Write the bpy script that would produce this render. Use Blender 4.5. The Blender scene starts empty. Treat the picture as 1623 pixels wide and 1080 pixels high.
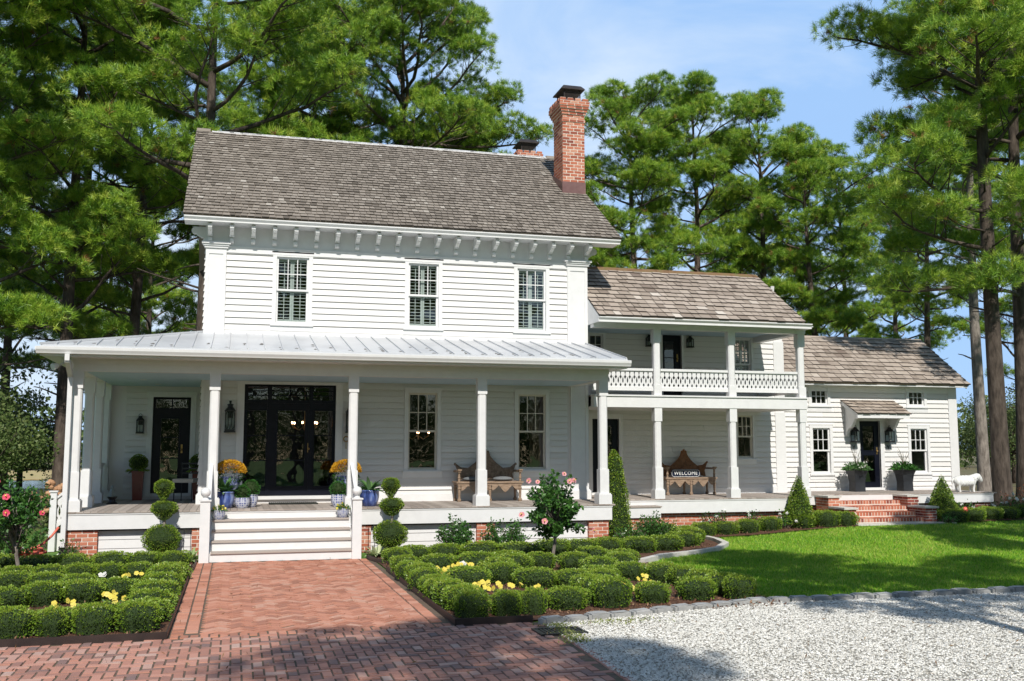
import bpy, bmesh, math, random
import numpy as np
from mathutils import Vector, Matrix, Quaternion

# ------------------------------------------------------------------ camera, sky, sun, exposure
scn = bpy.context.scene
COL = scn.collection
R_ = math.radians
SUN_EL, SUN_AZ = R_(43.0), R_(187.0)

cam_d = bpy.data.cameras.new("camera")
cam = bpy.data.objects.new("camera", cam_d); COL.objects.link(cam)
cam.location = (0, 0, 2.0)
cam.rotation_euler = (R_(90 + 6.17), 0, R_(-15.27))
cam_d.sensor_width = 36.0
cam_d.lens = 35.49
cam_d.clip_start = 0.1
cam_d.clip_end = 2000
scn.camera = cam

world = bpy.data.worlds.new("World"); scn.world = world
world.use_nodes = True
wn = world.node_tree.nodes; wl = world.node_tree.links
bg = wn["Background"]
sky = wn.new("ShaderNodeTexSky"); sky.sky_type = 'NISHITA'; sky.sun_disc = False
sky.sun_elevation = SUN_EL; sky.sun_rotation = SUN_AZ
sky.air_density = 1.0; sky.dust_density = 0.2; sky.ozone_density = 1.6
tc = wn.new("ShaderNodeTexCoord"); mp = wn.new("ShaderNodeMapping")
mp.inputs["Scale"].default_value = (1.3, 1.0, 4.0); mp.inputs["Rotation"].default_value = (0, R_(18), R_(20))
nz = wn.new("ShaderNodeTexNoise"); nz.inputs["Scale"].default_value = 1.7; nz.inputs["Detail"].default_value = 7; nz.inputs["Roughness"].default_value = .55; nz.inputs["Distortion"].default_value = .6
cr = wn.new("ShaderNodeValToRGB"); cr.color_ramp.elements[0].position = .42; cr.color_ramp.elements[1].position = .78
cr.color_ramp.elements[0].color = (.86, .86, .86, 1); cr.color_ramp.elements[1].color = (.97, .97, .97, 1)
mx = wn.new("ShaderNodeMixRGB")
cw = wn.new("ShaderNodeValToRGB"); cw.color_ramp.elements[0].position = .45; cw.color_ramp.elements[1].position = .72
cw.color_ramp.elements[0].color = (.385, .62, 1.0, 1); cw.color_ramp.elements[1].color = (.80, .90, 1.0, 1)
cs_ = wn.new("ShaderNodeVectorMath"); cs_.operation = 'SCALE'; cs_.inputs[3].default_value = 11.4
wl.new(cw.outputs[0], cs_.inputs[0]); wl.new(cs_.outputs[0], mx.inputs[2]); wl.new(nz.outputs[0], cw.inputs[0])
wl.new(tc.outputs["Generated"], mp.inputs[0]); wl.new(mp.outputs[0], nz.inputs[0]); wl.new(nz.outputs[0], cr.inputs[0])
sepd = wn.new("ShaderNodeSeparateXYZ"); wl.new(tc.outputs["Generated"], sepd.inputs[0])
mrd = wn.new("ShaderNodeMapRange"); mrd.interpolation_type = 'SMOOTHSTEP'; mrd.inputs[1].default_value = -.25; mrd.inputs[2].default_value = .45; wl.new(sepd.outputs[1], mrd.inputs[0])
mul = wn.new("ShaderNodeMath"); mul.operation = 'MULTIPLY'; wl.new(cr.outputs[0], mul.inputs[0]); wl.new(mrd.outputs[0], mul.inputs[1]); wl.new(mul.outputs[0], mx.inputs[0]); wl.new(sky.outputs[0], mx.inputs[1]); wl.new(mx.outputs[0], bg.inputs[0])
bg.inputs[1].default_value = 0.09

sun_d = bpy.data.lights.new("sun", 'SUN'); sun_d.energy = 4.7; sun_d.angle = R_(0.5); sun_d.color = (1.0, .95, .87)
sun = bpy.data.objects.new("sun", sun_d); COL.objects.link(sun)
sun.location = (-5, -20, 30)
_az = R_(7.0)
SUN_DIR = Vector((math.sin(_az) * math.cos(SUN_EL), math.cos(_az) * math.cos(SUN_EL), -math.sin(SUN_EL)))
sun.rotation_euler = SUN_DIR.to_track_quat('-Z', 'Y').to_euler()

vs = scn.view_settings
vs.view_transform = 'Standard'; vs.look = 'None'; vs.gamma = 1.0; vs.use_curve_mapping = False
vs.exposure = 0.06
scn.cycles.max_bounces = 8
scn.cycles.transparent_max_bounces = 12
scn.cycles.use_denoising = True

# ------------------------------------------------------------------ helpers
def smooth01(t): t = max(0., min(1., t)); return t * t * (3 - 2 * t)
def gz(x, y): return .19 * smooth01((x - 10.2) / 4.2) * smooth01((y - 14) / 6.5)

def ramp(nt, pos_cols):
    r = nt.nodes.new("ShaderNodeValToRGB")
    e = r.color_ramp.elements
    while len(e) < len(pos_cols): e.new(.5)
    for k, (p, c) in enumerate(pos_cols):
        e[k].position = p; e[k].color = (*c, 1)
    return r

def M(name, cols, rough=.6, scale=4., bump=0., bscale=40., tint=False, spec=.35, metal=0., trans=0., stretch=(1, 1, 1), detail=5, mixn=.35):
    """Procedural paint/wood/leaf: a noise (or per-face tint) picks among cols, optional fine bump."""
    m = bpy.data.materials.new(name); m.use_nodes = True
    nt = m.node_tree; b = nt.nodes["Principled BSDF"]
    b.inputs["Roughness"].default_value = rough; b.inputs["Metallic"].default_value = metal
    b.inputs["Specular IOR Level"].default_value = spec
    t = nt.nodes.new("ShaderNodeTexCoord"); mpn = nt.nodes.new("ShaderNodeMapping"); mpn.inputs["Scale"].default_value = stretch
    nt.links.new(t.outputs["Object"], mpn.inputs[0])
    n = nt.nodes.new("ShaderNodeTexNoise"); n.inputs["Scale"].default_value = scale; n.inputs["Detail"].default_value = detail; n.inputs["Roughness"].default_value = .6
    nt.links.new(mpn.outputs[0], n.inputs[0])
    if len(cols) == 1: cols = [tuple(c * .93 for c in cols[0]), tuple(min(1, c * 1.04) for c in cols[0])]
    k = len(cols)
    if tint:
        a = nt.nodes.new("ShaderNodeAttribute"); a.attribute_name = "tint"
        r = ramp(nt, [(i / (k - 1), c) for i, c in enumerate(cols)])
        ad = nt.nodes.new("ShaderNodeMath"); ad.operation = 'MULTIPLY_ADD'
        ad.inputs[1].default_value = mixn; nt.links.new(n.outputs[0], ad.inputs[0])
        sb = nt.nodes.new("ShaderNodeMath"); sb.operation = 'SUBTRACT'; sb.inputs[1].default_value = mixn * .5
        nt.links.new(a.outputs["Fac"], sb.inputs[0]); nt.links.new(sb.outputs[0], ad.inputs[2])
        nt.links.new(ad.outputs[0], r.inputs[0])
    else:
        r = ramp(nt, [(.32 + .36 * i / (k - 1), c) for i, c in enumerate(cols)])
        nt.links.new(n.outputs[0], r.inputs[0])
    nt.links.new(r.outputs[0], b.inputs["Base Color"])
    if bump:
        n2 = nt.nodes.new("ShaderNodeTexNoise"); n2.inputs["Scale"].default_value = bscale; n2.inputs["Detail"].default_value = 4
        nt.links.new(mpn.outputs[0], n2.inputs[0])
        bp = nt.nodes.new("ShaderNodeBump"); bp.inputs["Strength"].default_value = bump; bp.inputs["Distance"].default_value = .02
        nt.links.new(n2.outputs[0], bp.inputs["Height"]); nt.links.new(bp.outputs[0], b.inputs["Normal"])
    if trans:
        tr = nt.nodes.new("ShaderNodeBsdfTranslucent"); nt.links.new(r.outputs[0], tr.inputs[0])
        ms = nt.nodes.new("ShaderNodeMixShader"); ms.inputs[0].default_value = trans
        nt.links.new(b.outputs[0], ms.inputs[1]); nt.links.new(tr.outputs[0], ms.inputs[2])
        nt.links.new(ms.outputs[0], nt.nodes["Material Output"].inputs[0])
    return m

def glass_mat(name, ior=1.9, tintc=(.85, .9, .9), maxr=.9):
    m = bpy.data.materials.new(name); m.use_nodes = True; nt = m.node_tree
    nt.nodes.remove(nt.nodes["Principled BSDF"])
    lw = nt.nodes.new("ShaderNodeLayerWeight"); lw.inputs[0].default_value = .5
    pw = nt.nodes.new("ShaderNodeMath"); pw.operation = 'POWER'; pw.inputs[1].default_value = 3.5; nt.links.new(lw.outputs["Facing"], pw.inputs[0])
    r0_ = ((ior - 1) / (ior + 1)) ** 2
    f = nt.nodes.new("ShaderNodeMath"); f.operation = 'MULTIPLY_ADD'; f.inputs[1].default_value = 1 - r0_; f.inputs[2].default_value = r0_; nt.links.new(pw.outputs[0], f.inputs[0])
    n = nt.nodes.new("ShaderNodeTexNoise"); n.inputs["Scale"].default_value = 1.6
    t = nt.nodes.new("ShaderNodeTexCoord"); nt.links.new(t.outputs["Object"], n.inputs[0])
    bp = nt.nodes.new("ShaderNodeBump"); bp.inputs["Strength"].default_value = .06; bp.inputs["Distance"].default_value = .1
    nt.links.new(n.outputs[0], bp.inputs["Height"])
    g = nt.nodes.new("ShaderNodeBsdfGlossy"); g.inputs["Roughness"].default_value = .01; nt.links.new(bp.outputs[0], g.inputs["Normal"])
    tr = nt.nodes.new("ShaderNodeBsdfTransparent"); tr.inputs[0].default_value = (*tintc, 1)
    ms = nt.nodes.new("ShaderNodeMixShader")
    nt.links.new(f.outputs[0], ms.inputs[0]); nt.links.new(tr.outputs[0], ms.inputs[1]); nt.links.new(g.outputs[0], ms.inputs[2])
    nt.links.new(ms.outputs[0], nt.nodes["Material Output"].inputs[0])
    return m

def emit_mat(name, col, s):
    m = bpy.data.materials.new(name); m.use_nodes = True; b = m.node_tree.nodes["Principled BSDF"]
    b.inputs["Base Color"].default_value = (*col, 1); b.inputs["Emission Color"].default_value = (*col, 1); b.inputs["Emission Strength"].default_value = s
    return m

class MB:
    def __init__(s): s.v = []; s.f = []; s.m = []; s.t = []
    def add(s, vs, fs, mat=0, tint=.5):
        o = len(s.v); s.v.extend([tuple(p) for p in vs])
        for f in fs: s.f.append(tuple(i + o for i in f)); s.m.append(mat); s.t.append(tint)
    def box(s, x0, x1, y0, y1, z0, z1, mat=0, tint=.5, skip=''):
        v = [(x0, y0, z0), (x1, y0, z0), (x1, y1, z0), (x0, y1, z0), (x0, y0, z1), (x1, y0, z1), (x1, y1, z1), (x0, y1, z1)]
        F = {'b': (3, 2, 1, 0), 't': (4, 5, 6, 7), 'f': (0, 1, 5, 4), 'r': (1, 2, 6, 5), 'k': (2, 3, 7, 6), 'l': (3, 0, 4, 7)}
        s.add(v, [q for k, q in F.items() if k not in skip], mat, tint)
    def hexa(s, v, mat=0, tint=.5):
        s.add(v, [(3, 2, 1, 0), (4, 5, 6, 7), (0, 1, 5, 4), (1, 2, 6, 5), (2, 3, 7, 6), (3, 0, 4, 7)], mat, tint)
    def bar(s, a, b, w, d, up=(0, 0, 1), mat=0, tint=.5):
        a = Vector(a); b = Vector(b); x = (b - a).normalized(); u = Vector(up)
        y = x.cross(u)
        if y.length < 1e-5: y = x.cross(Vector((1, 0, 0)))
        y.normalize(); z = y.cross(x).normalized(); y *= w / 2; z *= d / 2
        s.hexa([a - y - z, b - y - z, b + y - z, a + y - z, a - y + z, b - y + z, b + y + z, a + y + z], mat, tint)
    def prism(s, poly, axis, a, b, mat=0, tint=.5):
        """poly in the plane across axis ('x': (y,z), 'y': (x,z), 'z': (x,y)), extruded a..b"""
        def P(p, h): return {'x': (h, p[0], p[1]), 'y': (p[0], h, p[1]), 'z': (p[0], p[1], h)}[axis]
        n = len(poly); v = [P(p, a) for p in poly] + [P(p, b) for p in poly]
        f = [tuple(range(n - 1, -1, -1)), tuple(range(n, 2 * n))] + [(i, (i + 1) % n, n + (i + 1) % n, n + i) for i in range(n)]
        s.add(v, f, mat, tint)
    def tube(s, pts, rad, n=8, mat=0, tint=.5, cap=True, flat=1.):
        pts = [Vector(p) for p in pts]
        if not hasattr(rad, '__len__'): rad = [rad] * len(pts)
        v = []; side = None
        for i, p in enumerate(pts):
            d = (pts[min(i + 1, len(pts) - 1)] - pts[max(i - 1, 0)])
            if d.length < 1e-7: d = Vector((0, 0, 1))
            d.normalize()
            if side is None: side = d.orthogonal().normalized()
            side = side - d * side.dot(d)
            if side.length < 1e-4: side = d.orthogonal()
            side.normalize(); o = d.cross(side)
            for k in range(n):
                a = 2 * math.pi * k / n
                v.append(p + (side * math.cos(a) + o * math.sin(a) * flat) * rad[i])
        f = []
        for i in range(len(pts) - 1):
            for k in range(n):
                f.append((i * n + k, i * n + (k + 1) % n, (i + 1) * n + (k + 1) % n, (i + 1) * n + k))
        if cap: f.append(tuple(range(n - 1, -1, -1))); f.append(tuple(range((len(pts) - 1) * n, len(pts) * n)))
        s.add(v, f, mat, tint)
    def lathe(s, prof, c=(0, 0, 0), n=20, mat=0, tint=.5):
        v = []; 
        for r, z in prof:
            for k in range(n):
                a = 2 * math.pi * k / n; v.append((c[0] + r * math.cos(a), c[1] + r * math.sin(a), c[2] + z))
        f = []
        for i in range(len(prof) - 1):
            for k in range(n): f.append((i * n + k, i * n + (k + 1) % n, (i + 1) * n + (k + 1) % n, (i + 1) * n + k))
        f.append(tuple(range(n - 1, -1, -1))); f.append(tuple(range((len(prof) - 1) * n, len(prof) * n)))
        s.add(v, f, mat, tint)
    def ball(s, c, r, sc=(1, 1, 1), n=12, mat=0, tint=.5):
        s.lathe2([(r * math.sin(math.pi * i / n), -r * math.cos(math.pi * i / n)) for i in range(n + 1)], c, sc, n * 2, mat, tint)
    def lathe2(s, prof, c, sc, n, mat, tint):
        v = []
        for r, z in prof:
            for k in range(n):
                a = 2 * math.pi * k / n; v.append((c[0] + r * math.cos(a) * sc[0], c[1] + r * math.sin(a) * sc[1], c[2] + z * sc[2]))
        f = []
        for i in range(len(prof) - 1):
            for k in range(n): f.append((i * n + k, i * n + (k + 1) % n, (i + 1) * n + (k + 1) % n, (i + 1) * n + k))
        s.add(v, f, mat, tint)
    def mesh(s, name, mats, smooth=False):
        me = bpy.data.meshes.new(name); me.from_pydata([tuple(p) for p in s.v], [], s.f)
        for m in (mats if isinstance(mats, (list, tuple)) else [mats]): me.materials.append(m)
        me.polygons.foreach_set("material_index", s.m)
        at = me.attributes.new("tint", 'FLOAT', 'FACE'); at.data.foreach_set("value", s.t)
        if smooth: me.polygons.foreach_set("use_smooth", [True] * len(s.f))
        me.update(); return me
    def build(s, name, mats, parent=None, smooth=False, loc=None):
        return link(name, s.mesh(name, mats, smooth), parent, loc)

def link(name, me, parent=None, loc=None):
    o = bpy.data.objects.new(name, me); COL.objects.link(o)
    if parent is not None:
        o.parent = parent
        if loc is None:
            off = Vector((0, 0, 0)); p = parent
            while p is not None: off += p.location; p = p.parent
            o.location = -off
        else: o.location = loc
    elif loc is not None: o.location = loc
    return o

def np_mesh(name, verts, faces_n, mats, tint=None, mat_idx=None):
    """verts (F*k,3): F separate faces of k verts each"""
    me = bpy.data.meshes.new(name); k = faces_n; nv = len(verts); nf = nv // k
    me.vertices.add(nv); me.vertices.foreach_set("co", np.ascontiguousarray(verts, dtype=np.float32).ravel())
    me.loops.add(nv); me.loops.foreach_set("vertex_index", np.arange(nv, dtype=np.int32))
    me.polygons.add(nf); me.polygons.foreach_set("loop_start", np.arange(0, nv, k, dtype=np.int32))
    try: me.polygons.foreach_set("loop_total", np.full(nf, k, dtype=np.int32))
    except Exception: pass
    for m in (mats if isinstance(mats, (list, tuple)) else [mats]): me.materials.append(m)
    if mat_idx is not None: me.polygons.foreach_set("material_index", np.asarray(mat_idx, dtype=np.int32))
    if tint is not None:
        at = me.attributes.new("tint", 'FLOAT', 'FACE'); at.data.foreach_set("value", np.asarray(tint, dtype=np.float32))
    me.update(calc_edges=True); me.validate(); return me

def tag(o, label=None, cat=None, group=None, kind=None):
    if label: o["label"] = label
    if cat: o["category"] = cat
    if group: o["group"] = group
    if kind: o["kind"] = kind
    return o
def thing(name, loc, label, cat, group=None, rz=0):
    o = bpy.data.objects.new(name, None); COL.objects.link(o); o.location = loc; o.rotation_euler = (0, 0, rz)
    o.empty_display_size = .2
    return tag(o, label, cat, group)
def dup(root, loc, rz=0, label=None, group=None, scale=None):
    r = root.copy(); COL.objects.link(r); r.location = loc; r.rotation_euler = (0, 0, rz)
    if scale is not None: r.scale = scale
    if label: r["label"] = label
    if group: r["group"] = group
    for ch in list(root.children):
        c = ch.copy(); COL.objects.link(c); c.parent = r
        for g in list(ch.children):
            d = g.copy(); COL.objects.link(d); d.parent = c
    return r

rng = np.random.default_rng(7)
def unit(a): return a / np.maximum(np.linalg.norm(a, axis=-1, keepdims=True), 1e-9)
def leaves(c, nrm, L, W, spread=.7, seed=0, droop=0.):
    """diamond leaves: centres c (N,3), rough facing nrm (N,3); returns (N*4,3)"""
    r = np.random.default_rng(seed); n = len(c)
    d = unit(nrm + r.normal(0, spread, (n, 3))); d[:, 2] -= droop; d = unit(d)
    s = unit(np.cross(d, unit(r.normal(0, 1, (n, 3)))))
    sc = r.uniform(.65, 1.25, (n, 1)); l = L * sc; w = W * sc * .5
    up = np.cross(s, d)
    p0 = c; p1 = c + d * l * .5 + s * w + up * w * .25; p2 = c + d * l; p3 = c + d * l * .5 - s * w + up * w * .25
    return np.stack([p0, p1, p2, p3], 1).reshape(-1, 3)

# ------------------------------------------------------------------ materials
white = M("white_paint", [(.635, .62, .60), (.705, .69, .675), (.735, .72, .705)], rough=.5, scale=1.1, tint=True, mixn=.5, bump=.05, bscale=60)
boardshade = M("board_underside_shade", [(.24, .23, .215), (.33, .32, .305)], rough=.9)  # undersides coloured dark so shadow lines between the clapboards always show
trimw = M("trim_paint", [(.68, .68, .68), (.73, .73, .73)], rough=.42, scale=6)
creamw = M("sash_paint", [(.60, .56, .49), (.66, .62, .55)], rough=.4, scale=6)
haint = M("pale_blue_paint", [(.41, .56, .66), (.46, .61, .71)], rough=.55, scale=3)
deckm = M("deck_boards", [(.27, .23, .20), (.36, .31, .275), (.42, .37, .33)], rough=.7, scale=3, tint=True, stretch=(8, 1, 1), bump=.1)
navy = M("navy_paint", [(.004, .005, .011), (.007, .008, .016)], rough=.38, spec=.22)
blackm = M("black_iron", [(.010, .010, .012), (.02, .02, .022)], rough=.4, spec=.5)
bronze = M("bronze_metal", [(.10, .06, .05), (.16, .10, .085)], rough=.45, metal=.4)
shake_main = M("weathered_shingles", [(.10, .083, .066), (.18, .155, .128), (.245, .212, .178), (.29, .255, .215), (.42, .385, .335)], rough=.85, scale=2.2, tint=True, bump=.35, bscale=55, stretch=(1, 1, 1), mixn=.4)
buttshade = M("end_grain_shade_lines", [(.022, .018, .015), (.05, .042, .035)], rough=.95)  # dark end grain, deepened to paint in the shadow lines between shingle courses
shake_wing = M("cedar_shakes", [(.17, .13, .105), (.285, .235, .193), (.365, .305, .255), (.425, .362, .305), (.56, .505, .445)], rough=.85, scale=1.6, tint=True, bump=.35, bscale=50, mixn=.45)
brickm = M("red_brick", [(.22, .06, .045), (.38, .115, .065), (.46, .15, .085), (.50, .19, .12), (.56, .30, .21)], rough=.85, scale=9, tint=True, bump=.3, bscale=70, mixn=.4)
brickd = M("dark_red_brick", [(.14, .035, .028), (.26, .06, .045), (.33, .085, .055), (.40, .14, .09)], rough=.85, scale=9, tint=True, bump=.3, bscale=70, mixn=.4)
mortar = M("lime_mortar", [(.66, .60, .52), (.76, .70, .62)], rough=.95, scale=20, bump=.2)
paver = M("clay_pavers", [(.34, .155, .105), (.43, .185, .12), (.49, .215, .14), (.53, .245, .165), (.52, .30, .22)], rough=.85, scale=2.2, tint=True, bump=.25, bscale=90, mixn=.45)
paver_old = M("aged_pavers", [(.19, .13, .12), (.33, .165, .125), (.43, .205, .15), (.47, .24, .18), (.45, .31, .26)], rough=.85, scale=1.6, tint=True, bump=.3, bscale=90, mixn=.5)
jointsand = M("joint_soil", [(.085, .06, .045), (.14, .10, .075), (.09, .085, .045)], rough=.95, scale=6, bump=.4)
metalroof = M("white_standing_seam", [(.45, .465, .485), (.51, .525, .545), (.55, .565, .585)], rough=.42, scale=1.2, spec=.5)
stain = M("lichen_stain", [(.10, .095, .085), (.22, .21, .19)], rough=.9, scale=30)
glass = glass_mat("window_glass", 1.95, (.93, .96, .95))
lampglass = glass_mat("lantern_glass", 1.45)
shutterm = M("sage_shutter_paint", [(.36, .405, .385), (.42, .465, .44)], rough=.5)
unlitdark = M("unlit_shade_black", [(.010, .009, .008), (.02, .017, .014)], rough=.9)  # near-black colour stands in for shade in rooms, behind skirts, in the drain
oakw = M("weathered_oak", [(.16, .105, .07), (.27, .19, .13), (.36, .27, .20)], rough=.75, scale=7, stretch=(1, 6, 6), bump=.25)
wicker = M("carved_brown_back", [(.12, .085, .06), (.20, .145, .105), (.27, .20, .15)], rough=.8, scale=16, bump=.4, bscale=60)
rustw = M("carved_red_brown_back", [(.13, .055, .025), (.22, .10, .045), (.27, .13, .065)], rough=.75, scale=14, bump=.4, bscale=60)
greyfab = M("grey_cushion_cloth", [(.13, .14, .15), (.18, .19, .20)], rough=.9)
mulch = M("bark_mulch", [(.030, .015, .010), (.085, .038, .022), (.13, .065, .038), (.20, .125, .08)], rough=.95, scale=28, bump=.9, bscale=45)
steel = M("dark_steel_edging", [(.022, .014, .013), (.04, .026, .022)], rough=.5, spec=.4)
granite = M("grey_granite", [(.24, .24, .235), (.36, .36, .35), (.46, .45, .44)], rough=.8, scale=12, bump=.5, bscale=30, tint=True)
palestone = M("pale_edging_stone", [(.48, .46, .42), (.62, .60, .55)], rough=.85, scale=10, bump=.3)
shell = M("shell_gravel", [(.24, .225, .19), (.57, .55, .50), (.75, .735, .685), (.82, .81, .77)], rough=.85, scale=1.2, tint=True, mixn=.25)
gravelbase = M("gravel_bed", [(.12, .11, .085), (.30, .28, .235), (.46, .44, .39)], rough=.95, scale=38, bump=.9, bscale=55)
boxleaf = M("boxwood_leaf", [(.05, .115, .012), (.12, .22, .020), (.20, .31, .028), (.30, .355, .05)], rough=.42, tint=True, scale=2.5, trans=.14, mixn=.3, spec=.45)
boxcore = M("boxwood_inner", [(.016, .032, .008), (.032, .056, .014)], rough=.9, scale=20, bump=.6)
needle = M("pine_needle", [(.05, .135, .016), (.145, .29, .026), (.30, .455, .040), (.46, .53, .075)], rough=.45, tint=True, scale=.45, trans=.11, mixn=.45, spec=.4)
needlebrown = M("brown_needle", [(.20, .09, .03), (.28, .13, .05)], rough=.7)
bark = M("pine_bark", [(.060, .045, .036), (.125, .095, .078), (.19, .15, .125)], rough=.95, scale=3.2, bump=1.0, bscale=10, stretch=(3.2, 3.2, .8))
barkdark = M("dark_pine_bark", [(.035, .027, .022), (.08, .062, .05), (.125, .10, .082)], rough=.95, scale=3.2, bump=1.0, bscale=10, stretch=(3.2, 3.2, .8))
barkpale = M("pale_pine_bark", [(.12, .10, .085), (.22, .19, .165), (.31, .27, .235)], rough=.95, scale=3.6, bump=1.0, bscale=10, stretch=(3.2, 3.2, .9))
broadl = M("broad_leaf", [(.065, .11, .03), (.11, .165, .045), (.17, .21, .07)], rough=.55, tint=True, scale=.6, trans=.25, mixn=.4)
hibleaf = M("hibiscus_leaf", [(.028, .085, .018), (.055, .145, .026), (.09, .21, .04)], rough=.32, tint=True, scale=3, trans=.2, spec=.5)
hibpink = M("pink_petal", [(.76, .28, .32), (.86, .44, .46)], rough=.5, trans=.25)
hibred = M("red_petal", [(.72, .05, .13), (.85, .12, .2)], rough=.5, trans=.25)
yellowp = M("yellow_petal", [(.72, .58, .06), (.82, .72, .16)], rough=.5, trans=.2)
mump = M("gold_petal", [(.40, .19, .015), (.60, .32, .02), (.76, .47, .03)], rough=.6, tint=True, trans=.15, scale=6)
whitep = M("white_petal", [(.72, .72, .66), (.82, .82, .78)], rough=.6, trans=.2)
tanp = M("dried_bloom", [(.36, .19, .10), (.5, .30, .17)], rough=.8, scale=12, tint=True)
freshball = M("bright_boxwood", [(.022, .085, .014), (.035, .13, .02), (.06, .18, .03)], rough=.45, tint=True, trans=.2)
hostal = M("variegated_leaf", [(.10, .20, .05), (.30, .40, .16), (.62, .64, .42)], rough=.45, tint=True, trans=.2)
broadpot = M("strap_leaf", [(.04, .11, .03), (.07, .17, .045), (.14, .25, .09)], rough=.4, tint=True, trans=.2)
redpot = M("oxblood_glaze", [(.13, .018, .012), (.18, .03, .02)], rough=.3, spec=.5)
charpot = M("charcoal_planter", [(.018, .02, .024), (.03, .033, .038)], rough=.5)
hosem = M("coral_rubber", [(.60, .13, .09), (.70, .18, .12)], rough=.45)
grassm = M("grass_blade", [(.065, .20, .009), (.16, .39, .016), (.28, .47, .028), (.46, .50, .11)], rough=.5, tint=True, scale=.55, trans=.14, mixn=.9, spec=.3)
sheepw = M("chalk_white_wood", [(.62, .62, .60), (.76, .76, .74)], rough=.7, scale=10, bump=.2)
waterm = M("pond_water", [(.12, .17, .21), (.18, .24, .28)], rough=.15, spec=.6)
rubber = M("rubber_mat", [(.012, .013, .012), (.03, .035, .03)], rough=.9, bump=.5)
brass = M("aged_brass", [(.30, .19, .07), (.42, .28, .11)], rough=.35, metal=.8)

def glaze(name, base, dots):
    m = bpy.data.materials.new(name); m.use_nodes = True; nt = m.node_tree; b = nt.nodes["Principled BSDF"]
    b.inputs["Roughness"].default_value = .2; b.inputs["Specular IOR Level"].default_value = .5
    t = nt.nodes.new("ShaderNodeTexCoord"); v = nt.nodes.new("ShaderNodeTexVoronoi"); v.inputs["Scale"].default_value = dots; v.inputs["Randomness"].default_value = .12
    nt.links.new(t.outputs["Object"], v.inputs[0])
    r = ramp(nt, [(.0, (.03, .05, .22)), (.33, (.07, .09, .30)), (.42, base), (.8, base), (.9, (.12, .15, .36))])
    nt.links.new(v.outputs["Distance"], r.inputs[0]); nt.links.new(r.outputs[0], b.inputs["Base Color"]); return m
bluedot = glaze("blue_dot_glaze", (.50, .52, .60), 22.)
bluesmall = glaze("blue_flower_glaze", (.42, .44, .50), 34.)
cobalt = M("cobalt_drip_glaze", [(.02, .035, .12), (.04, .07, .24), (.10, .16, .42), (.30, .36, .55)], rough=.15, scale=9, spec=.6, stretch=(1, 1, .18))
plumchina = M("painted_urn", [(.04, .05, .16), (.12, .14, .30), (.55, .56, .62)], rough=.2, scale=9, spec=.6)

# ground: lawn near the house, drier grass and pine straw under the trees beyond
def ground_mat():
    m = bpy.data.materials.new("grass_ground"); m.use_nodes = True; nt = m.node_tree; b = nt.nodes["Principled BSDF"]; b.inputs["Roughness"].default_value = .95
    t = nt.nodes.new("ShaderNodeTexCoord"); n = nt.nodes.new("ShaderNodeTexNoise"); n.inputs["Scale"].default_value = .8; n.inputs["Detail"].default_value = 10
    nt.links.new(t.outputs["Object"], n.inputs[0])
    a = ramp(nt, [(.3, (.04, .12, .010)), (.5, (.075, .18, .015)), (.7, (.13, .21, .03))]); nt.links.new(n.outputs[0], a.inputs[0])
    s = ramp(nt, [(.3, (.07, .08, .02)), (.5, (.13, .11, .04)), (.7, (.17, .10, .05))]); nt.links.new(n.outputs[0], s.inputs[0])
    sep = nt.nodes.new("ShaderNodeSeparateXYZ"); nt.links.new(t.outputs["Object"], sep.inputs[0])
    mr = nt.nodes.new("ShaderNodeMapRange"); mr.inputs[1].default_value = 25; mr.inputs[2].default_value = 32; nt.links.new(sep.outputs[1], mr.inputs[0])
    mixc = nt.nodes.new("ShaderNodeMixRGB"); nt.links.new(mr.outputs[0], mixc.inputs[0]); nt.links.new(a.outputs[0], mixc.inputs[1]); nt.links.new(s.outputs[0], mixc.inputs[2])
    nt.links.new(mixc.outputs[0], b.inputs["Base Color"])
    bp = nt.nodes.new("ShaderNodeBump"); bp.inputs["Strength"].default_value = .6; n2 = nt.nodes.new("ShaderNodeTexNoise"); n2.inputs["Scale"].default_value = 30
    nt.links.new(t.outputs["Object"], n2.inputs[0]); nt.links.new(n2.outputs[0], bp.inputs["Height"]); nt.links.new(bp.outputs[0], b.inputs["Normal"])
    return m

# ------------------------------------------------------------------ ground, lawn, walk, drive, beds
def axis_vals(lo, hi, a, b, step, far):
    v = [lo, lo * .5 + a * .5 - far] if False else []
    out = list(np.arange(a, b + 1e-6, step))
    k = a; d = step
    while k > lo: d *= 1.5; k = max(lo, k - d); out.insert(0, k)
    k = b; d = step
    while k < hi: d *= 1.5; k = min(hi, k + d); out.append(k)
    return out
gx = axis_vals(-700, 900, -8, 26, .8, 0); gy = axis_vals(-120, 1200, 6, 30, .8, 0)
mb = MB(); nx = len(gx)
for y in gy:
    for x in gx: mb.v.append((x, y, gz(x, y) - .012 - (.25 * smooth01((y - 40) / 25))))
for j in range(len(gy) - 1):
    for i in range(nx - 1):
        mb.f.append((j * nx + i, j * nx + i + 1, (j + 1) * nx + i + 1, (j + 1) * nx + i)); mb.m.append(0); mb.t.append(.5)
tag(mb.build("ground", ground_mat(), smooth=True), kind="structure")

def in_poly(P, poly):
    x, y = P[:, 0], P[:, 1]; ins = np.zeros(len(P), bool); n = len(poly)
    for i in range(n):
        x1, y1 = poly[i]; x2, y2 = poly[(i + 1) % n]
        c = ((y1 > y) != (y2 > y)); ins ^= c & (x < (x2 - x1) * (y - y1) / ((y2 - y1) if y2 != y1 else 1e-9) + x1)
    return ins

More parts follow.
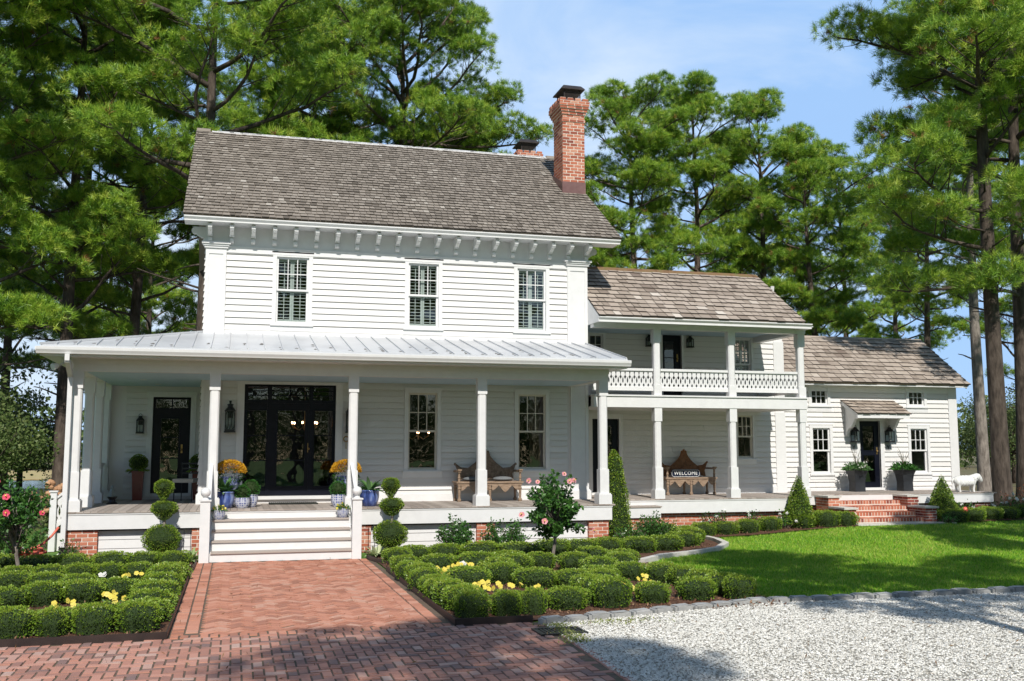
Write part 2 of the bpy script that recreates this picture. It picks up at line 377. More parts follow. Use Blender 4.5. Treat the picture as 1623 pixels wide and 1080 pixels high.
def brick_at(mb, cx, cy, ang, L, W, z, h, mat, r):
    j = .0042; a = ang + r.normal(0, .008); l = L / 2 - j; w = W / 2 - j; ca, sa = math.cos(a), math.sin(a); t = .006
    tl = r.normal(0, .0018, 2); zz = z + r.normal(0, .0018)
    V = []
    for (dx, dy, dz) in [(-l, -w, -h), (l, -w, -h), (l, w, -h), (-l, w, -h), (-l + t, -w + t, 0), (l - t, -w + t, 0), (l - t, w - t, 0), (-l + t, w - t, 0)]:
        V.append((cx + dx * ca - dy * sa, cy + dx * sa + dy * ca, zz + dz + (dx * tl[0] / l + dy * tl[1] / w if dz == 0 else 0)))
    mb.add(V, [(4, 5, 6, 7), (0, 1, 5, 4), (1, 2, 6, 5), (2, 3, 7, 6), (3, 0, 4, 7)], mat, float(r.uniform(0.02, .98)))

def herring(mb, poly, ang, W, mat, z, h, seed, clipx=None):
    r = np.random.default_rng(seed); P = np.array(poly); c = P.mean(0); R = np.max(np.linalg.norm(P - c, axis=1)) + 1
    n = int(R / W) + 4; ca, sa = math.cos(ang), math.sin(ang); L = []
    for row in range(-n, n):
        for m in range(-n // 4 - 2, n // 4 + 3):
            x0 = row % 4 + 4 * m
            L.append((x0 + 1, row + .5, 0)); L.append((x0 + 3.5 , row + 1, math.pi / 2))
    A = np.array(L); A[:, :2] *= W
    X = c[0] + A[:, 0] * ca - A[:, 1] * sa; Y = c[1] + A[:, 0] * sa + A[:, 1] * ca
    ok = in_poly(np.stack([X, Y], 1), poly)
    for x, y, a in zip(X[ok], Y[ok], A[ok, 2]): brick_at(mb, x, y, a + ang, 2 * W, W, z, h, mat, r)
r0 = np.random.default_rng(3)
walk = MB()
# walk up to the steps: 45 degree herringbone between two flat border bands
herring(walk, [(-.30, 11.78), (2.12, 11.78), (2.12, 19.02), (-.30, 19.02)], R_(45), .103, 0, .0, .03, 5)
for xa in (-.625, 2.105):
    for k in range(2):
        y = 11.79 + (.1 if k else 0)
        while y < 19.0:
            brick_at(walk, xa + .075 + k * .15, y + .105, math.pi / 2, .21, .148, .0005, .03, 0, r0); y += .21
x = -.62
while x < 2.45:
    brick_at(walk, x + .05, 11.675, math.pi / 2, .206, .1, .0005, .03, 0, r0); x += .103
# forecourt: right-angled herringbone of older darker bricks
fore = MB()
herring(fore, [(-7, 5.5), (3.12, 5.5), (3.42, 11.6), (-7, 11.55)], R_(0), .099, 0, -.001, .03, 9)
for k in range(60):
    t = k / 59; brick_at(fore, 3.24 + .31 * t, 5.6 + 5.85 * t, R_(87), .206, .105, 0, .03, 0, r0)
for mbx, nm, mt in ((walk, "brick_walk", paver), (fore, "brick_forecourt", paver_old)):
    zb = -.0085
    if nm == "brick_walk": mbx.add([(-.66, 11.6, zb), (2.5, 11.6, zb), (2.5, 19.1, zb), (-.66, 19.1, zb)], [(0, 1, 2, 3)], 1)
    else: mbx.add([(-7, 5.4, zb), (3.22, 5.4, zb), (3.56, 11.6, zb), (-7, 11.6, zb)], [(0, 1, 2, 3)], 1)
    tag(mbx.build(nm, [mt, jointsand]), kind="structure")

# gravel drive
edgeline = [(3.5, 11.38), (4.7, 11.66), (6.0, 12.0), (6.9, 12.18), (8.55, 12.14), (10.85, 12.16), (13, 12.5), (16, 13.3), (22, 15.5)]
gpoly = [(3.24, 5.4), (26, 5.4), (26, 15.6)] + edgeline[::-1]
mb = MB(); v = [(x, y, -.004) for x, y in gpoly]; mb.add(v, [tuple(range(len(v)))])
tag(mb.build("gravel_drive", gravelbase), kind="structure")
N = 150000
u = rng.random((N, 2)); P = np.stack([3.2 + u[:, 0] ** 1.15 * 15, 7.2 + u[:, 1] * 6.5], 1)
P = P[in_poly(P, gpoly)]
P = P[~((P[:, 0] > 3.24) & (P[:, 0] < 3.80) & (P[:, 1] > 10.70) & (P[:, 1] < 11.10))]
n = len(P); s = rng.uniform(.005, .016, (n, 1)) * np.where(rng.random((n, 1)) < .04, 1.7, 1); th = rng.uniform(0, 6.28, n)
ax = np.stack([np.cos(th), np.sin(th), rng.normal(0, .25, n)], 1) * s * rng.uniform(.8, 1.5, (n, 1)); ay = np.stack([-np.sin(th), np.cos(th), rng.normal(0, .25, n)], 1) * s
C = np.concatenate([P, rng.uniform(-.002, .006, (n, 1))], 1); az = np.zeros((n, 3)); az[:, 2] = s[:, 0] * .75
tris = []
for a, b in ((ax, ay), (ay, -ax), (-ax, -ay), (-ay, ax)): tris.append(np.stack([C + a, C + b, C + az + (a + b) * .18], 1))
V = np.stack(tris, 1).reshape(-1, 3); ti = np.repeat(np.clip(rng.beta(2.4, 1.35, n), 0, 1), 4)
tag(link("gravel_stones", np_mesh("gravel_stones", V, 3, shell, ti)), "loose white and grey crushed shell gravel of the drive", "gravel", kind="stuff")

# planting beds (bark mulch sheets)
def bed_sheet(name, A, B, n=10, lift=.012, mat=mulch, hump=.0):
    """ruled sheet between polyline A and polyline B (same length)"""
    mb = MB(); m = len(A)
    for i in range(m):
        for k in range(n + 1):
            t = k / n; x = A[i][0] * (1 - t) + B[i][0] * t; y = A[i][1] * (1 - t) + B[i][1] * t
            mb.v.append((x, y, gz(x, y) + lift + hump * math.sin(math.pi * t) * (1 if 0 < i < m - 1 else .2)))
    for i in range(m - 1):
        for k in range(n):
            mb.f.append((i * (n + 1) + k, (i + 1) * (n + 1) + k, (i + 1) * (n + 1) + k + 1, i * (n + 1) + k + 1)); mb.m.append(0); mb.t.append(.5)
    return tag(mb.build(name, mat, smooth=True), kind="structure")
bed_sheet("mulch_bed", [(-9, 11.62), (-4, 11.62), (-.66, 11.62)], [(-9, 20.9), (-4, 20.5), (-.66, 20.5)], 14)
bed_sheet("mulch_bed", [(2.51, 11.64), (3.45, 11.64), (4.7, 11.82), (6.0, 12.15), (6.9, 12.30), (7.05, 12.5)], [(2.51, 20.5), (3.45, 20.5), (4.5, 20.5), (5.5, 20.5), (6.6, 20.5), (7.3, 20.5)], 14)
curve = [(7.05, 17.0), (7.7, 17.75), (8.5, 18.15), (9.3, 18.75), (9.9, 19.6), (10.15, 20.5), (10.2, 21.3), (10.1, 22.0)]
bed_sheet("mulch_bed", curve, [(7.2, 20.6), (7.3, 20.8), (7.4, 21.0), (7.6, 21.3), (8.0, 22.3), (8.6, 22.4), (9.2, 22.4), (10.0, 22.4)], 8, .016)
bed_sheet("mulch_bed", [(10.1, 21.2), (11.5, 21.15), (13, 21.15), (14.35, 21.2)], [(10.1, 22.3), (11.5, 22.3), (13, 22.3), (14.35, 22.4)], 6, .02)
bed_sheet("mulch_bed", [(17.15, 21.6), (19, 21.9), (22, 22.4), (28, 23.8)], [(17.15, 23.4), (19, 23.4), (22, 25.0), (28, 27.5)], 6, .02)
# mulch chips
def chips(boxes, n, seed):
    r = np.random.default_rng(seed); out = []
    for (x0, x1, y0, y1, z) in boxes:
        k = int(n * (x1 - x0) * (y1 - y0)); c = np.stack([r.uniform(x0, x1, k), r.uniform(y0, y1, k), np.zeros(k)], 1)
        c[:, 2] = [gz(a, b) + z for a, b in c[:, :2]]
        out.append(leaves(c, np.tile([0, 0, .25], (k, 1)), .05, .02, 1.0, seed))
    return np.concatenate(out)
cv = chips([(-5, -.7, 11.65, 20, .02), (2.56, 6.9, 11.85, 20, .02), (7.2, 9.6, 19, 21.6, .026), (10.2, 14.3, 21.25, 22, .03), (17.2, 21, 22, 23.3, .03)], 260, 2)
tag(link("mulch_chips", np_mesh("mulch_chips", cv, 4, M("bark_chips", [(.05, .022, .014), (.12, .055, .034), (.22, .11, .06), (.30, .20, .12)], rough=.9, tint=True, scale=9), rng.random(len(cv) // 4))), "reddish brown shredded bark mulch lying loose in the beds", "mulch", kind="stuff")

# lawn blades
lawn_poly = [(7.0, 12.42), (8.55, 12.30), (10.85, 12.32), (13, 12.66), (16, 13.45), (22, 15.7), (28, 18), (28, 23.6), (22, 22.3), (19, 21.8), (17.15, 21.55), (14.4, 21.2), (13, 21.12), (11.5, 21.1), (10.35, 21.25), (10.32, 20.5), (10.05, 19.5), (9.4, 18.6), (8.55, 18.02), (7.75, 17.6), (7.0, 16.7), (6.75, 15), (6.8, 13.4)]
N = 620000
P = np.stack([rng.uniform(6.7, 28, N), rng.uniform(12.2, 23.7, N)], 1)
keep = rng.random(N) < np.clip((21 - np.hypot(P[:, 0] * .75, P[:, 1] - 3)) / 9 + .5, .30, 1)
P = P[keep]; P = P[in_poly(P, lawn_poly)]; n = len(P)
z = np.array([gz(a, b) for a, b in P]) - .014
th = rng.uniform(0, 6.28, n); w = rng.uniform(.004, .008, n); h = rng.uniform(.025, .06, n); le = rng.normal(0, .018, (n, 2))
base = np.concatenate([P, z[:, None]], 1); d = np.stack([np.cos(th) * w, np.sin(th) * w, np.zeros(n)], 1)
V = np.stack([base - d, base + d, base + np.stack([le[:, 0], le[:, 1], h], 1)], 1).reshape(-1, 3)
tag(link("lawn_grass", np_mesh("lawn_grass", V, 3, grassm, rng.random(n))), "short mown bright green lawn grass", "grass", kind="stuff")
# scattered weeds and moss by the drain and in the beds
k = 1500; P = np.stack([rng.normal(3.62, .07, k), rng.uniform(10.2, 11.5, k)], 1); P[:, 0] += (P[:, 1] - 11.3) * .08
c = np.concatenate([P, np.zeros((k, 1))], 1)
c2 = np.stack([rng.normal(4.35, .3, 500), rng.normal(11.35, .12, 500), np.zeros(500)], 1); c = np.concatenate([c, c2])
tag(link("creeping_weeds", np_mesh("creeping_weeds", leaves(c, np.tile([0, 0, .6], (len(c), 1)), .028, .016, .8, 4), 4, M("weed_leaf", [(.10, .15, .03), (.22, .26, .07), (.34, .33, .12)], tint=True), rng.random(len(c)))), "yellow green weeds creeping along the edge between bricks and gravel", "weeds", kind="stuff")

# steel edging strips along the walk
def edging(name, pts, label, h=.085, zb=-.01, w=.012, mat=steel, grp=None):
    mb = MB()
    for a, b in zip(pts[:-1], pts[1:]): mb.bar((a[0], a[1], zb + h / 2), (b[0], b[1], zb + h / 2), w, h + .0)
    return tag(mb.build(name, mat), label, "garden edging", grp)
edging("steel_edging", [(-9, 11.57), (-.644, 11.57), (-.638, 17.1)], "dark brown steel edging strip round the left bed beside the walk", mat=steel)
edging("steel_edging", [(3.42, 11.60), (2.494, 11.60), (2.488, 17.05)], "dark brown steel edging strip round the right bed beside the walk", mat=steel)
edging("steel_edging", [(-.61, 17.75), (-.60, 19.0)], "short dark edging strip at the left foot of the porch steps")
edging("steel_edging", [(2.62, 17.75), (2.40, 18.95)], "short dark edging strip at the right foot of the porch steps")
# granite setts between bed/lawn and gravel
def along(pts, step):
    out = []; acc = 0
    for a, b in zip(pts[:-1], pts[1:]):
        L = math.dist(a, b); t = -acc
        while t + step <= L + 1e-6:
            t += step
            if t > 0: out.append((a[0] + (b[0] - a[0]) * (t - step / 2) / L, a[1] + (b[1] - a[1]) * (t - step / 2) / L, math.atan2(b[1] - a[1], b[0] - a[0])))
        acc = L - t
    return out
def sett_mesh(seed):
    r = random.Random(seed); bm = bmesh.new(); bmesh.ops.create_cube(bm, size=1)
    bmesh.ops.bevel(bm, geom=bm.edges[:], offset=.12, segments=2, affect='EDGES')
    bmesh.ops.subdivide_edges(bm, edges=bm.edges[:], cuts=1)
    for q in bm.verts: q.co = Vector((q.co.x * .30, q.co.y * .16, q.co.z * .13)) + Vector((r.gauss(0, .003), r.gauss(0, .003), r.gauss(0, .003)))
    me = bpy.data.meshes.new("granite_sett"); bm.to_mesh(me); bm.free(); me.materials.append(granite)
    at = me.attributes.new("tint", 'FLOAT', 'FACE'); at.data.foreach_set("value", [r.uniform(.2, .8)] * len(me.polygons)); return me
setts = [sett_mesh(i) for i in range(6)]
for k, (x, y, a) in enumerate(along([(3.46, 11.44), (4.7, 11.74), (6.78, 12.24), (8.55, 12.21), (10.85, 12.23), (13, 12.57), (16, 13.37), (22, 15.6)], .315)):
    o = link("granite_sett", setts[k % 6], None, (x, y, .000 + random.Random(k).uniform(-.01, .008)))
    o.rotation_euler = (0, 0, a + random.Random(k + 50).gauss(0, .03) + (math.pi if k % 2 else 0)); o.scale = (random.Random(k).uniform(.92, 1.0), 1, 1)
    tag(o, "rough grey granite sett in the row edging the gravel drive", "edging stone", "granite setts edging the gravel drive")
# pale curved kerb round the bed at the porch corner
mb = MB(); cv2 = [(7.0, 16.95), (7.7, 17.66), (8.52, 18.07), (9.36, 18.67), (9.98, 19.55), (10.24, 20.5), (10.28, 21.1)]
for a, b in zip(cv2[:-1], cv2[1:]):
    mb.bar((a[0], a[1], .03 + gz(*a)), (b[0], b[1], .03 + gz(*b)), .13, .09)
tag(mb.build("curved_kerb", palestone), "pale stone kerb curving round the bed by the porch corner", "kerb")
mb = MB()
for k in range(9):
    x = 14.5 + k * .31; mb.box(x, x + .3, 21.52, 21.84, gz(x, 21.6) - .03, gz(x, 21.6) + .02)
tag(mb.build("stone_landing", palestone), kind="structure")
# drain grate
t = thing("drain_grate", (3.52, 10.9, 0), "black rectangular drain grate set in the gravel beside the bricks", "drain")
mb = MB(); mb.box(-.27, .27, -.19, -.16, -.02, .016); mb.box(-.27, .27, .16, .19, -.02, .016); mb.box(-.27, -.24, -.16, .16, -.02, .016); mb.box(.24, .27, -.16, .16, -.02, .016)
mb.build("frame", blackm, t, loc=(0, 0, 0))
mb = MB()
for k in range(11): mb.box(-.235 + k * .0435, -.235 + k * .0435 + .028, -.16, .16, -.01, .012)
mb.build("grille", blackm, t, loc=(0, 0, 0))
mb = MB(); mb.box(-.24, .24, -.16, .16, -.03, -.012); mb.build("well", unlitdark, t, loc=(0, 0, 0))

# ------------------------------------------------------------------ the house
YP, YM, YW, YWW, YK, YKD, YLB = 20.2, 22.4, 22.0, 24.3, 24.9, 23.1, 24.9
DZ = .863
house = thing("farmhouse", (3.6, YM, 0), "white clapboard farmhouse with wraparound porch, balcony wing and brick chimneys", "house")
FY = lambda Y: (lambda s, n, z: (s, Y - n, z))
FL = lambda X: (lambda s, n, z: (X - n, s, z))
FR = lambda X: (lambda s, n, z: (X + n, s, z))

def cells(s0, s1, z0, z1, ops, zs_extra=()):
    zs = sorted({z0, z1, *[z for o in ops for z in o[2:] if z0 < z < z1], *[z for z in zs_extra if z0 < z < z1]})
    for za, zb in zip(zs[:-1], zs[1:]):
        zm = (za + zb) / 2; cur = s0
        for o in sorted([o for o in ops if o[2] < zm < o[3]]):
            if o[0] > cur: yield cur, o[0], za, zb
            cur = max(cur, o[1])
        if cur < s1: yield cur, s1, za, zb

def wall(F, s0, s1, z0, z1, ops=(), expo=.138, siding=True, thick=.14, s_lo=None, s_hi=None, ztop=None, mat=None, name="wall"):
    mb = MB()
    for a, b, za, zb in cells(s0, s1, z0, z1, ops):
        mb.hexa([F(a, -thick, za), F(b, -thick, za), F(b, 0, za), F(a, 0, za), F(a, -thick, zb), F(b, -thick, zb), F(b, 0, zb), F(a, 0, zb)])
    if siding:
        sl = s0 if s_lo is None else s_lo; sh = s1 if s_hi is None else s_hi; zt = z1 if ztop is None else ztop
        z = z0; rr = random.Random(int(s0 * 10 + z0 * 7))
        while z < zt - .01:
            ze = min(z + expo, zt)
            for a, b, za, zb in cells(sl, sh, z, ze, ops):
                # occasional butt joint between lengths of board
                segs = [(a, b)]
                if b - a > 2.2 and rr.random() < .55:
                    m_ = a + (b - a) * rr.uniform(.25, .75); segs = [(a, m_ - .0015), (m_ + .0015, b)]
                for (a2, b2) in segs:
                    j = rr.gauss(0, .0008)
                    na = .034 + j - .030 * (za - z) / expo; nb = .034 + j - .030 * (zb - z) / expo
                    mb.add([F(a2, na, za), F(b2, na, za), F(b2, nb, zb + .004), F(a2, nb, zb + .004), F(a2, 0, za), F(b2, 0, za), F(a2, 0, zb), F(b2, 0, zb)],
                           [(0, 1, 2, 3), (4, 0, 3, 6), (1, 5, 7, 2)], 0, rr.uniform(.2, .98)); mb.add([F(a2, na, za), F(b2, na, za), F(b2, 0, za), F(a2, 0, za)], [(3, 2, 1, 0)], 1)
            z = ze
    return mb.build(name, [mat or white, boardshade], house)

def fbox(mb, F, s0, s1, n0, n1, z0, z1, mat=0):
    mb.hexa([F(s0, n0, z0), F(s1, n0, z0), F(s1, n1, z0), F(s0, n1, z0), F(s0, n0, z1), F(s1, n0, z1), F(s1, n1, z1), F(s0, n1, z1)], mat)

def window(F, cx, z0, z1, w, panes=(3, 2), lower=True, shutter=False, paint=trimw, cas=.085, apron=True):
    a, b = cx - w / 2, cx + w / 2; mb = MB()
    fbox(mb, F, a, a + cas, -.10, .044, z0, z1); fbox(mb, F, b - cas, b, -.10, .044, z0, z1)
    fbox(mb, F, a + cas, b - cas, -.10, .044, z1 - cas, z1); fbox(mb, F, a - .02, b + .02, 0, .05, z1, z1 + .03)
    fbox(mb, F, a + cas, b - cas, -.10, .03, z0, z0 + .03); fbox(mb, F, a - .03, b + .03, 0, .07, z0 - .04, z0)
    if apron: fbox(mb, F, a - .03, b + .03, 0, .034, z0 - .15, z0 - .04)
    wn_ = mb.build("window", trimw, house)
    ia, ib, iz0, iz1 = a + cas, b - cas, z0 + .03, z1 - cas
    zm = (iz0 + iz1) / 2 if lower else iz0; st = .042
    def sash(za, zb, n0, n1, pv, ph):
        s = MB(); fbox(s, F, ia, ia + st, n0, n1, za, zb); fbox(s, F, ib - st, ib, n0, n1, za, zb)
        fbox(s, F, ia + st, ib - st, n0, n1, za, za + st); fbox(s, F, ia + st, ib - st, n0, n1, zb - st, zb)
        for k in range(1, pv): x = ia + st + (ib - ia - 2 * st) * k / pv; fbox(s, F, x - .009, x + .009, n0 + .004, n1 - .003, za + st, zb - st)
        for k in range(1, ph): z = za + st + (zb - za - 2 * st) * k / ph; fbox(s, F, ia + st, ib - st, n0 + .005, n1 - .005, z - .009, z + .009)
        s.build("sash", paint, wn_)
        g = MB(); nm = (n0 + n1) / 2 - .004; g.add([F(ia + st, nm, za + st), F(ib - st, nm, za + st), F(ib - st, nm, zb - st), F(ia + st, nm, zb - st)], [(0, 1, 2, 3)])
        g.build("pane", glass, wn_)
    sash(zm - .02 if lower else iz0, iz1, -.038, -.004, *panes)
    if lower: sash(iz0, zm + .02, -.075, -.041, 1, 1)
    if shutter:
        for (sa, sb) in ((ia, cx - .002), (cx + .002, ib)):
            s = MB(); n0, n1 = -.118, -.094
            fbox(s, F, sa, sa + .035, n0, n1, iz0, iz1); fbox(s, F, sb - .045, sb, n0, n1, iz0, iz1)
            for za in (iz0, zm - .05, iz1 - .09): fbox(s, F, sa + .035, sb - .045, n0, n1, za, za + .09)
            for (za, zb) in ((iz0 + .09, zm - .05), (zm + .04, iz1 - .09)):
                k = int((zb - za) / .068)
                for q in range(k):
                    z = za + (q + .5) * (zb - za) / k
                    s.hexa([F(sa + .035, n0 - .012, z + .006), F(sb - .045, n0 - .012, z + .006), F(sb - .045, n1 + .012, z - .008), F(sa + .035, n1 + .012, z - .008),
                            F(sa + .035, n0 - .012, z + .013), F(sb - .045, n0 - .012, z + .013), F(sb - .045, n1 + .012, z + .000), F(sa + .035, n1 + .012, z + .000)])
                fbox(s, F, (sa + sb) / 2 - .008, (sa + sb) / 2 + .008, n1 + .012, n1 + .02, za, zb)
            s.build("shutter", shutterm, wn_)
    return wn_
op = lambda cx, z0, z1, w: (cx - w / 2 + .05, cx + w / 2 - .05, z0 + .0, z1 - .05)

def pilaster(F, s0, s1, z0, z1, cap=True, base=True, panel=True):
    mb = MB(); fbox(mb, F, s0, s1, -.05, .05, z0, z1)
    if panel:
        p = .07
        for (a, b, c, d) in ((s0, s0 + p, z0, z1), (s1 - p, s1, z0, z1), (s0 + p, s1 - p, z1 - p - .05, z1), (s0 + p, s1 - p, z0, z0 + .22)):
            fbox(mb, F, a, b, .05, .068, c, d)
    if cap:
        fbox(mb, F, s0 - .03, s1 + .03, -.05, .10, z1, z1 + .045); fbox(mb, F, s0 - .055, s1 + .055, -.05, .125, z1 + .045, z1 + .085); fbox(mb, F, s0 - .085, s1 + .085, -.05, .155, z1 + .085, z1 + .13)
    if base: fbox(mb, F, s0 - .04, s1 + .04, -.05, .11, z0, z0 + .20); fbox(mb, F, s0 - .02, s1 + .02, -.05, .09, z0 + .20, z0 + .225)
    return mb.build("corner_pilaster", trimw, house)

def post(x, y, z0, z1, w=.20, base=.29):
    h = w / 2; mb = MB()
    if base: mb.box(x - base / 2, x + base / 2, y - base / 2, y + base / 2, z0, z0 + .2); mb.box(x - base / 2 + .015, x + base / 2 - .015, y - base / 2 + .015, y + base / 2 - .015, z0 + .2, z0 + .225); zb = z0 + .225
    else: zb = z0
    c = .028; za, zt = zb + (.50 if base else .25), z1 - .32
    mb.box(x - h, x + h, y - h, y + h, zb, za); mb.box(x - h, x + h, y - h, y + h, zt, z1)
    i = .012
    pol = lambda k, c: [(x - k + c, y - k), (x + k - c, y - k), (x + k, y - k + c), (x + k, y + k - c), (x + k - c, y + k), (x - k + c, y + k), (x - k, y + k - c), (x - k, y - k + c)]
    mb.prism(pol(h - i, c), 'z', za, zt)
    return mb.build("porch_post", trimw, house)

def brickwork(x0, x1, y0, y1, z0, z1, parent=None, name="brick_pier", faces='flr', mat=None, mb=None, seed=1, L=.203, H=.070, stag=True, j=.015):
    """mortar core with thin real bricks standing 6 mm proud on the chosen faces"""
    own = mb is None
    if own: mb = MB()
    p = .006; r = random.Random(seed)
    mb.box(x0 + p, x1 - p, y0 + p, y1 - p, z0, z1, 1)
    nrow = max(1, round((z1 - z0) / H)); hh = (z1 - z0) / nrow
    for k in range(nrow):
        za, zb = z0 + k * hh + j / 2, z0 + (k + 1) * hh - j / 2
        for f in faces:
            a, b = (x0, x1) if f in 'fk' else (y0 + p, y1 - p)
            c = a - ((L / 2) if (k + ('lr'.find(f) >= 0)) % 2 else 0)
            while c < b - .01:
                s, e = max(c + j / 2, a), min(c + L - j / 2, b); c += L
                if e - s < .02: continue
                t = r.random() * .96 + .02; q = p + r.gauss(0, .0008)
                if f == 'f': mb.box(s, e, y0 + p - q, y0 + p, za, zb, 0, t, skip='k')
                if f == 'k': mb.box(s, e, y1 - p, y1 - p + q, za, zb, 0, t, skip='f')
                if f == 'l': mb.box(x0 + p - q, x0 + p, s, e, za, zb, 0, t, skip='r')
                if f == 'r': mb.box(x1 - p, x1 - p + q, s, e, za, zb, 0, t, skip='l')
    if own: return mb.build(name, [mat or brickm, mortar], parent or house)

def shingle_roof(p0, xlen, v, slen, expo, wmin, wmax, mat, seed, parent, name="roof", butt=.024, deck=True, gap=.010):
    """roof plane: p0 left eave corner, X direction length xlen, unit up-slope vector v, slope length slen"""
    r = random.Random(seed); mb = MB(); p0 = Vector(p0); v = Vector(v).normalized(); nrm = Vector((1, 0, 0)).cross(v).normalized()
    P = lambda x, s, n: p0 + Vector((x, 0, 0)) + v * s + nrm * n
    nr = int(math.ceil(slen / expo)); band = [0] * 400
    for k in range(nr):
        x = -r.uniform(0, wmax) ; s0 = k * expo - .02
        rowt = r.gauss(0, .05)
        while x < xlen:
            w = r.uniform(wmin, wmax); a, b = max(x, -.01), min(x + w - gap, xlen + .01); x += w
            if b - a < .015: continue
            s = s0 + r.gauss(0, expo * .035); e = min(s + expo * 1.35, slen + .01); t = butt * r.uniform(.75, 1.25)
            l = .006; tint = max(.02, min(.98, .45 + rowt + r.gauss(0, .15) + (.35 if r.random() < .03 else 0)))
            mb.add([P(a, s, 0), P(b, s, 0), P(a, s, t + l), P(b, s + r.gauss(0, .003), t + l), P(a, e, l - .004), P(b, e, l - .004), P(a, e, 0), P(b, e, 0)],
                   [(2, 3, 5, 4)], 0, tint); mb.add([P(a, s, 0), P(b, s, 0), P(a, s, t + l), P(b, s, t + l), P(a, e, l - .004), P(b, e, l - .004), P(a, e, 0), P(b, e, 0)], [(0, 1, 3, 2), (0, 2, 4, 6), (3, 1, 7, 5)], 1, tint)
    if deck:
        V = [P(.01, .0, -.07), P(xlen - .01, .0, -.07), P(xlen - .01, slen, -.07), P(.01, slen, -.07), P(.01, .0, -.002), P(xlen - .01, .0, -.002), P(xlen - .01, slen, -.002), P(.01, slen, -.002)]
        mb.hexa(V, 0, .3)
    return mb.build(name, [mat, buttshade], parent)

# --- main block
MX0, MX1 = -.72, 7.95
lo_z0, lo_z1, up_z0, up_z1 = 1.53, 3.35, 4.72, 6.29
upc, loc_ = (1.12, 4.03, 6.585), (4.04, 6.585)
ops = [op(c, up_z0, up_z1, .86) for c in upc] + [op(c, lo_z0, lo_z1, .83) for c in loc_] + [(.17, 2.11, DZ + .08, 3.40)]
wall(FY(YM), MX0, MX1, DZ - .3, 6.9, ops, s_lo=MX0 + .43, s_hi=MX1 - .50, ztop=6.24)
wall(FL(MX0), YM + .14, YM + 9, .3, 6.9, siding=True)
wall(FR(MX1), YM + .14, YM + 9, .3, 6.9, siding=True)
mb = MB(); mb.box(MX0 + .14, MX1 - .14, YM + 8.86, YM + 9, .3, 6.9); mb.box(MX0 + .14, MX1 - .14, YM + 4.4, YM + 4.5, .3, 6.9, 1); mb.box(MX0 + .14, MX1 - .14, YM + .14, YM + 4.4, 3.95, 4.15, 1); mb.box(MX0 + .14, MX1 - .14, YM + .14, YM + 4.4, .55, .80, 1)
mb.box(3.0, 3.1, YM + .14, YM + 4.4, .8, 3.95, 1)
mb.build("wall", [white, unlitdark], house)
# gables
mb = MB()
for X in (MX0, MX1 - .12): mb.prism([(YM, 6.9), (YM + 9, 6.9), (YM + 4.35, 10.05)], 'x', X, X + .12)
mb.build("gable", white, house)
EV_Y, EV_Z, RG_Y, RG_Z = 21.85, 6.93, 26.75, 10.24
vv = Vector((0, RG_Y - EV_Y, RG_Z - EV_Z)); sl = vv.length
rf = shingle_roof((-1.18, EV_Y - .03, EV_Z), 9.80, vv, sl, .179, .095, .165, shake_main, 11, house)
mb = MB(); mb.hexa([(-1.17, RG_Y, RG_Z - .08), (8.61, RG_Y, RG_Z - .08), (8.61, 32, 6.7), (-1.17, 32, 6.7), (-1.17, RG_Y, RG_Z - .01), (8.61, RG_Y, RG_Z - .01), (8.61, 32, 6.78), (-1.17, 32, 6.78)])
mb.build("back_slope", shake_main, rf)
mb = MB(); mb.hexa([(-.8, RG_Y - .10, RG_Z - .035), (8.3, RG_Y - .10, RG_Z - .035), (8.3, RG_Y + .14, RG_Z - .04), (-.8, RG_Y + .14, RG_Z - .04), (-.8, RG_Y - .02, RG_Z + .035), (8.3, RG_Y - .02, RG_Z + .035), (8.3, RG_Y + .05, RG_Z + .035), (-.8, RG_Y + .05, RG_Z + .035)])
mb.build("ridge_cap", trimw, rf)
mb = MB()
for xa in (-1.18, 8.3): mb.hexa([(xa, RG_Y - .14, RG_Z - .04), (xa + .34, RG_Y - .14, RG_Z - .04), (xa + .34, RG_Y + .14, RG_Z - .04), (xa, RG_Y + .14, RG_Z - .04), (xa, RG_Y - .03, RG_Z + .07), (xa + .34, RG_Y - .03, RG_Z + .07), (xa + .34, RG_Y + .05, RG_Z + .07), (xa, RG_Y + .05, RG_Z + .07)])
mb.build("ridge_end_tile", shake_main, rf)
# eave: fascia, crown, soffit, frieze
mb = MB()
mb.box(-1.16, 8.60, EV_Y, EV_Y + .03, EV_Z - .135, EV_Z - .03)
mb.prism([(EV_Y - .045, EV_Z - .035), (EV_Y - .045, EV_Z - .06), (EV_Y - .002, EV_Z - .105), (EV_Y - .002, EV_Z - .035)], 'x', -1.165, 8.605)
mb.box(-1.16, 8.60, EV_Y + .03, YM - .05, EV_Z - .125, EV_Z - .10)
for xa in (-1.16, 8.56):   # rake boards
    mb.hexa([(xa, EV_Y + .03, EV_Z - .12), (xa + .04, EV_Y + .03, EV_Z - .12), (xa + .04, RG_Y, RG_Z - .22), (xa, RG_Y, RG_Z - .22), (xa, EV_Y + .03, EV_Z - .03), (xa + .04, EV_Y + .03, EV_Z - .03), (xa + .04, RG_Y, RG_Z - .08), (xa, RG_Y, RG_Z - .08)])
for (a, b) in ((-1.12, MX0), (MX1, 8.56)):
    mb.hexa([(a, EV_Y + .1, EV_Z - .10), (b, EV_Y + .1, EV_Z - .10), (b, RG_Y, RG_Z - .18), (a, RG_Y, RG_Z - .18), (a, EV_Y + .1, EV_Z - .08), (b, EV_Y + .1, EV_Z - .08), (b, RG_Y, RG_Z - .16), (a, RG_Y, RG_Z - .16)])
mb.build("fascia", trimw, rf)
mb = MB(); mb.box(MX0 - .0, MX1 + .0, YM - .05, YM, 6.24, EV_Z - .125); mb.box(MX0 + .43, MX1 - .52, YM - .07, YM - .05, 6.36, 6.385)
mb.build("frieze", trimw, house)
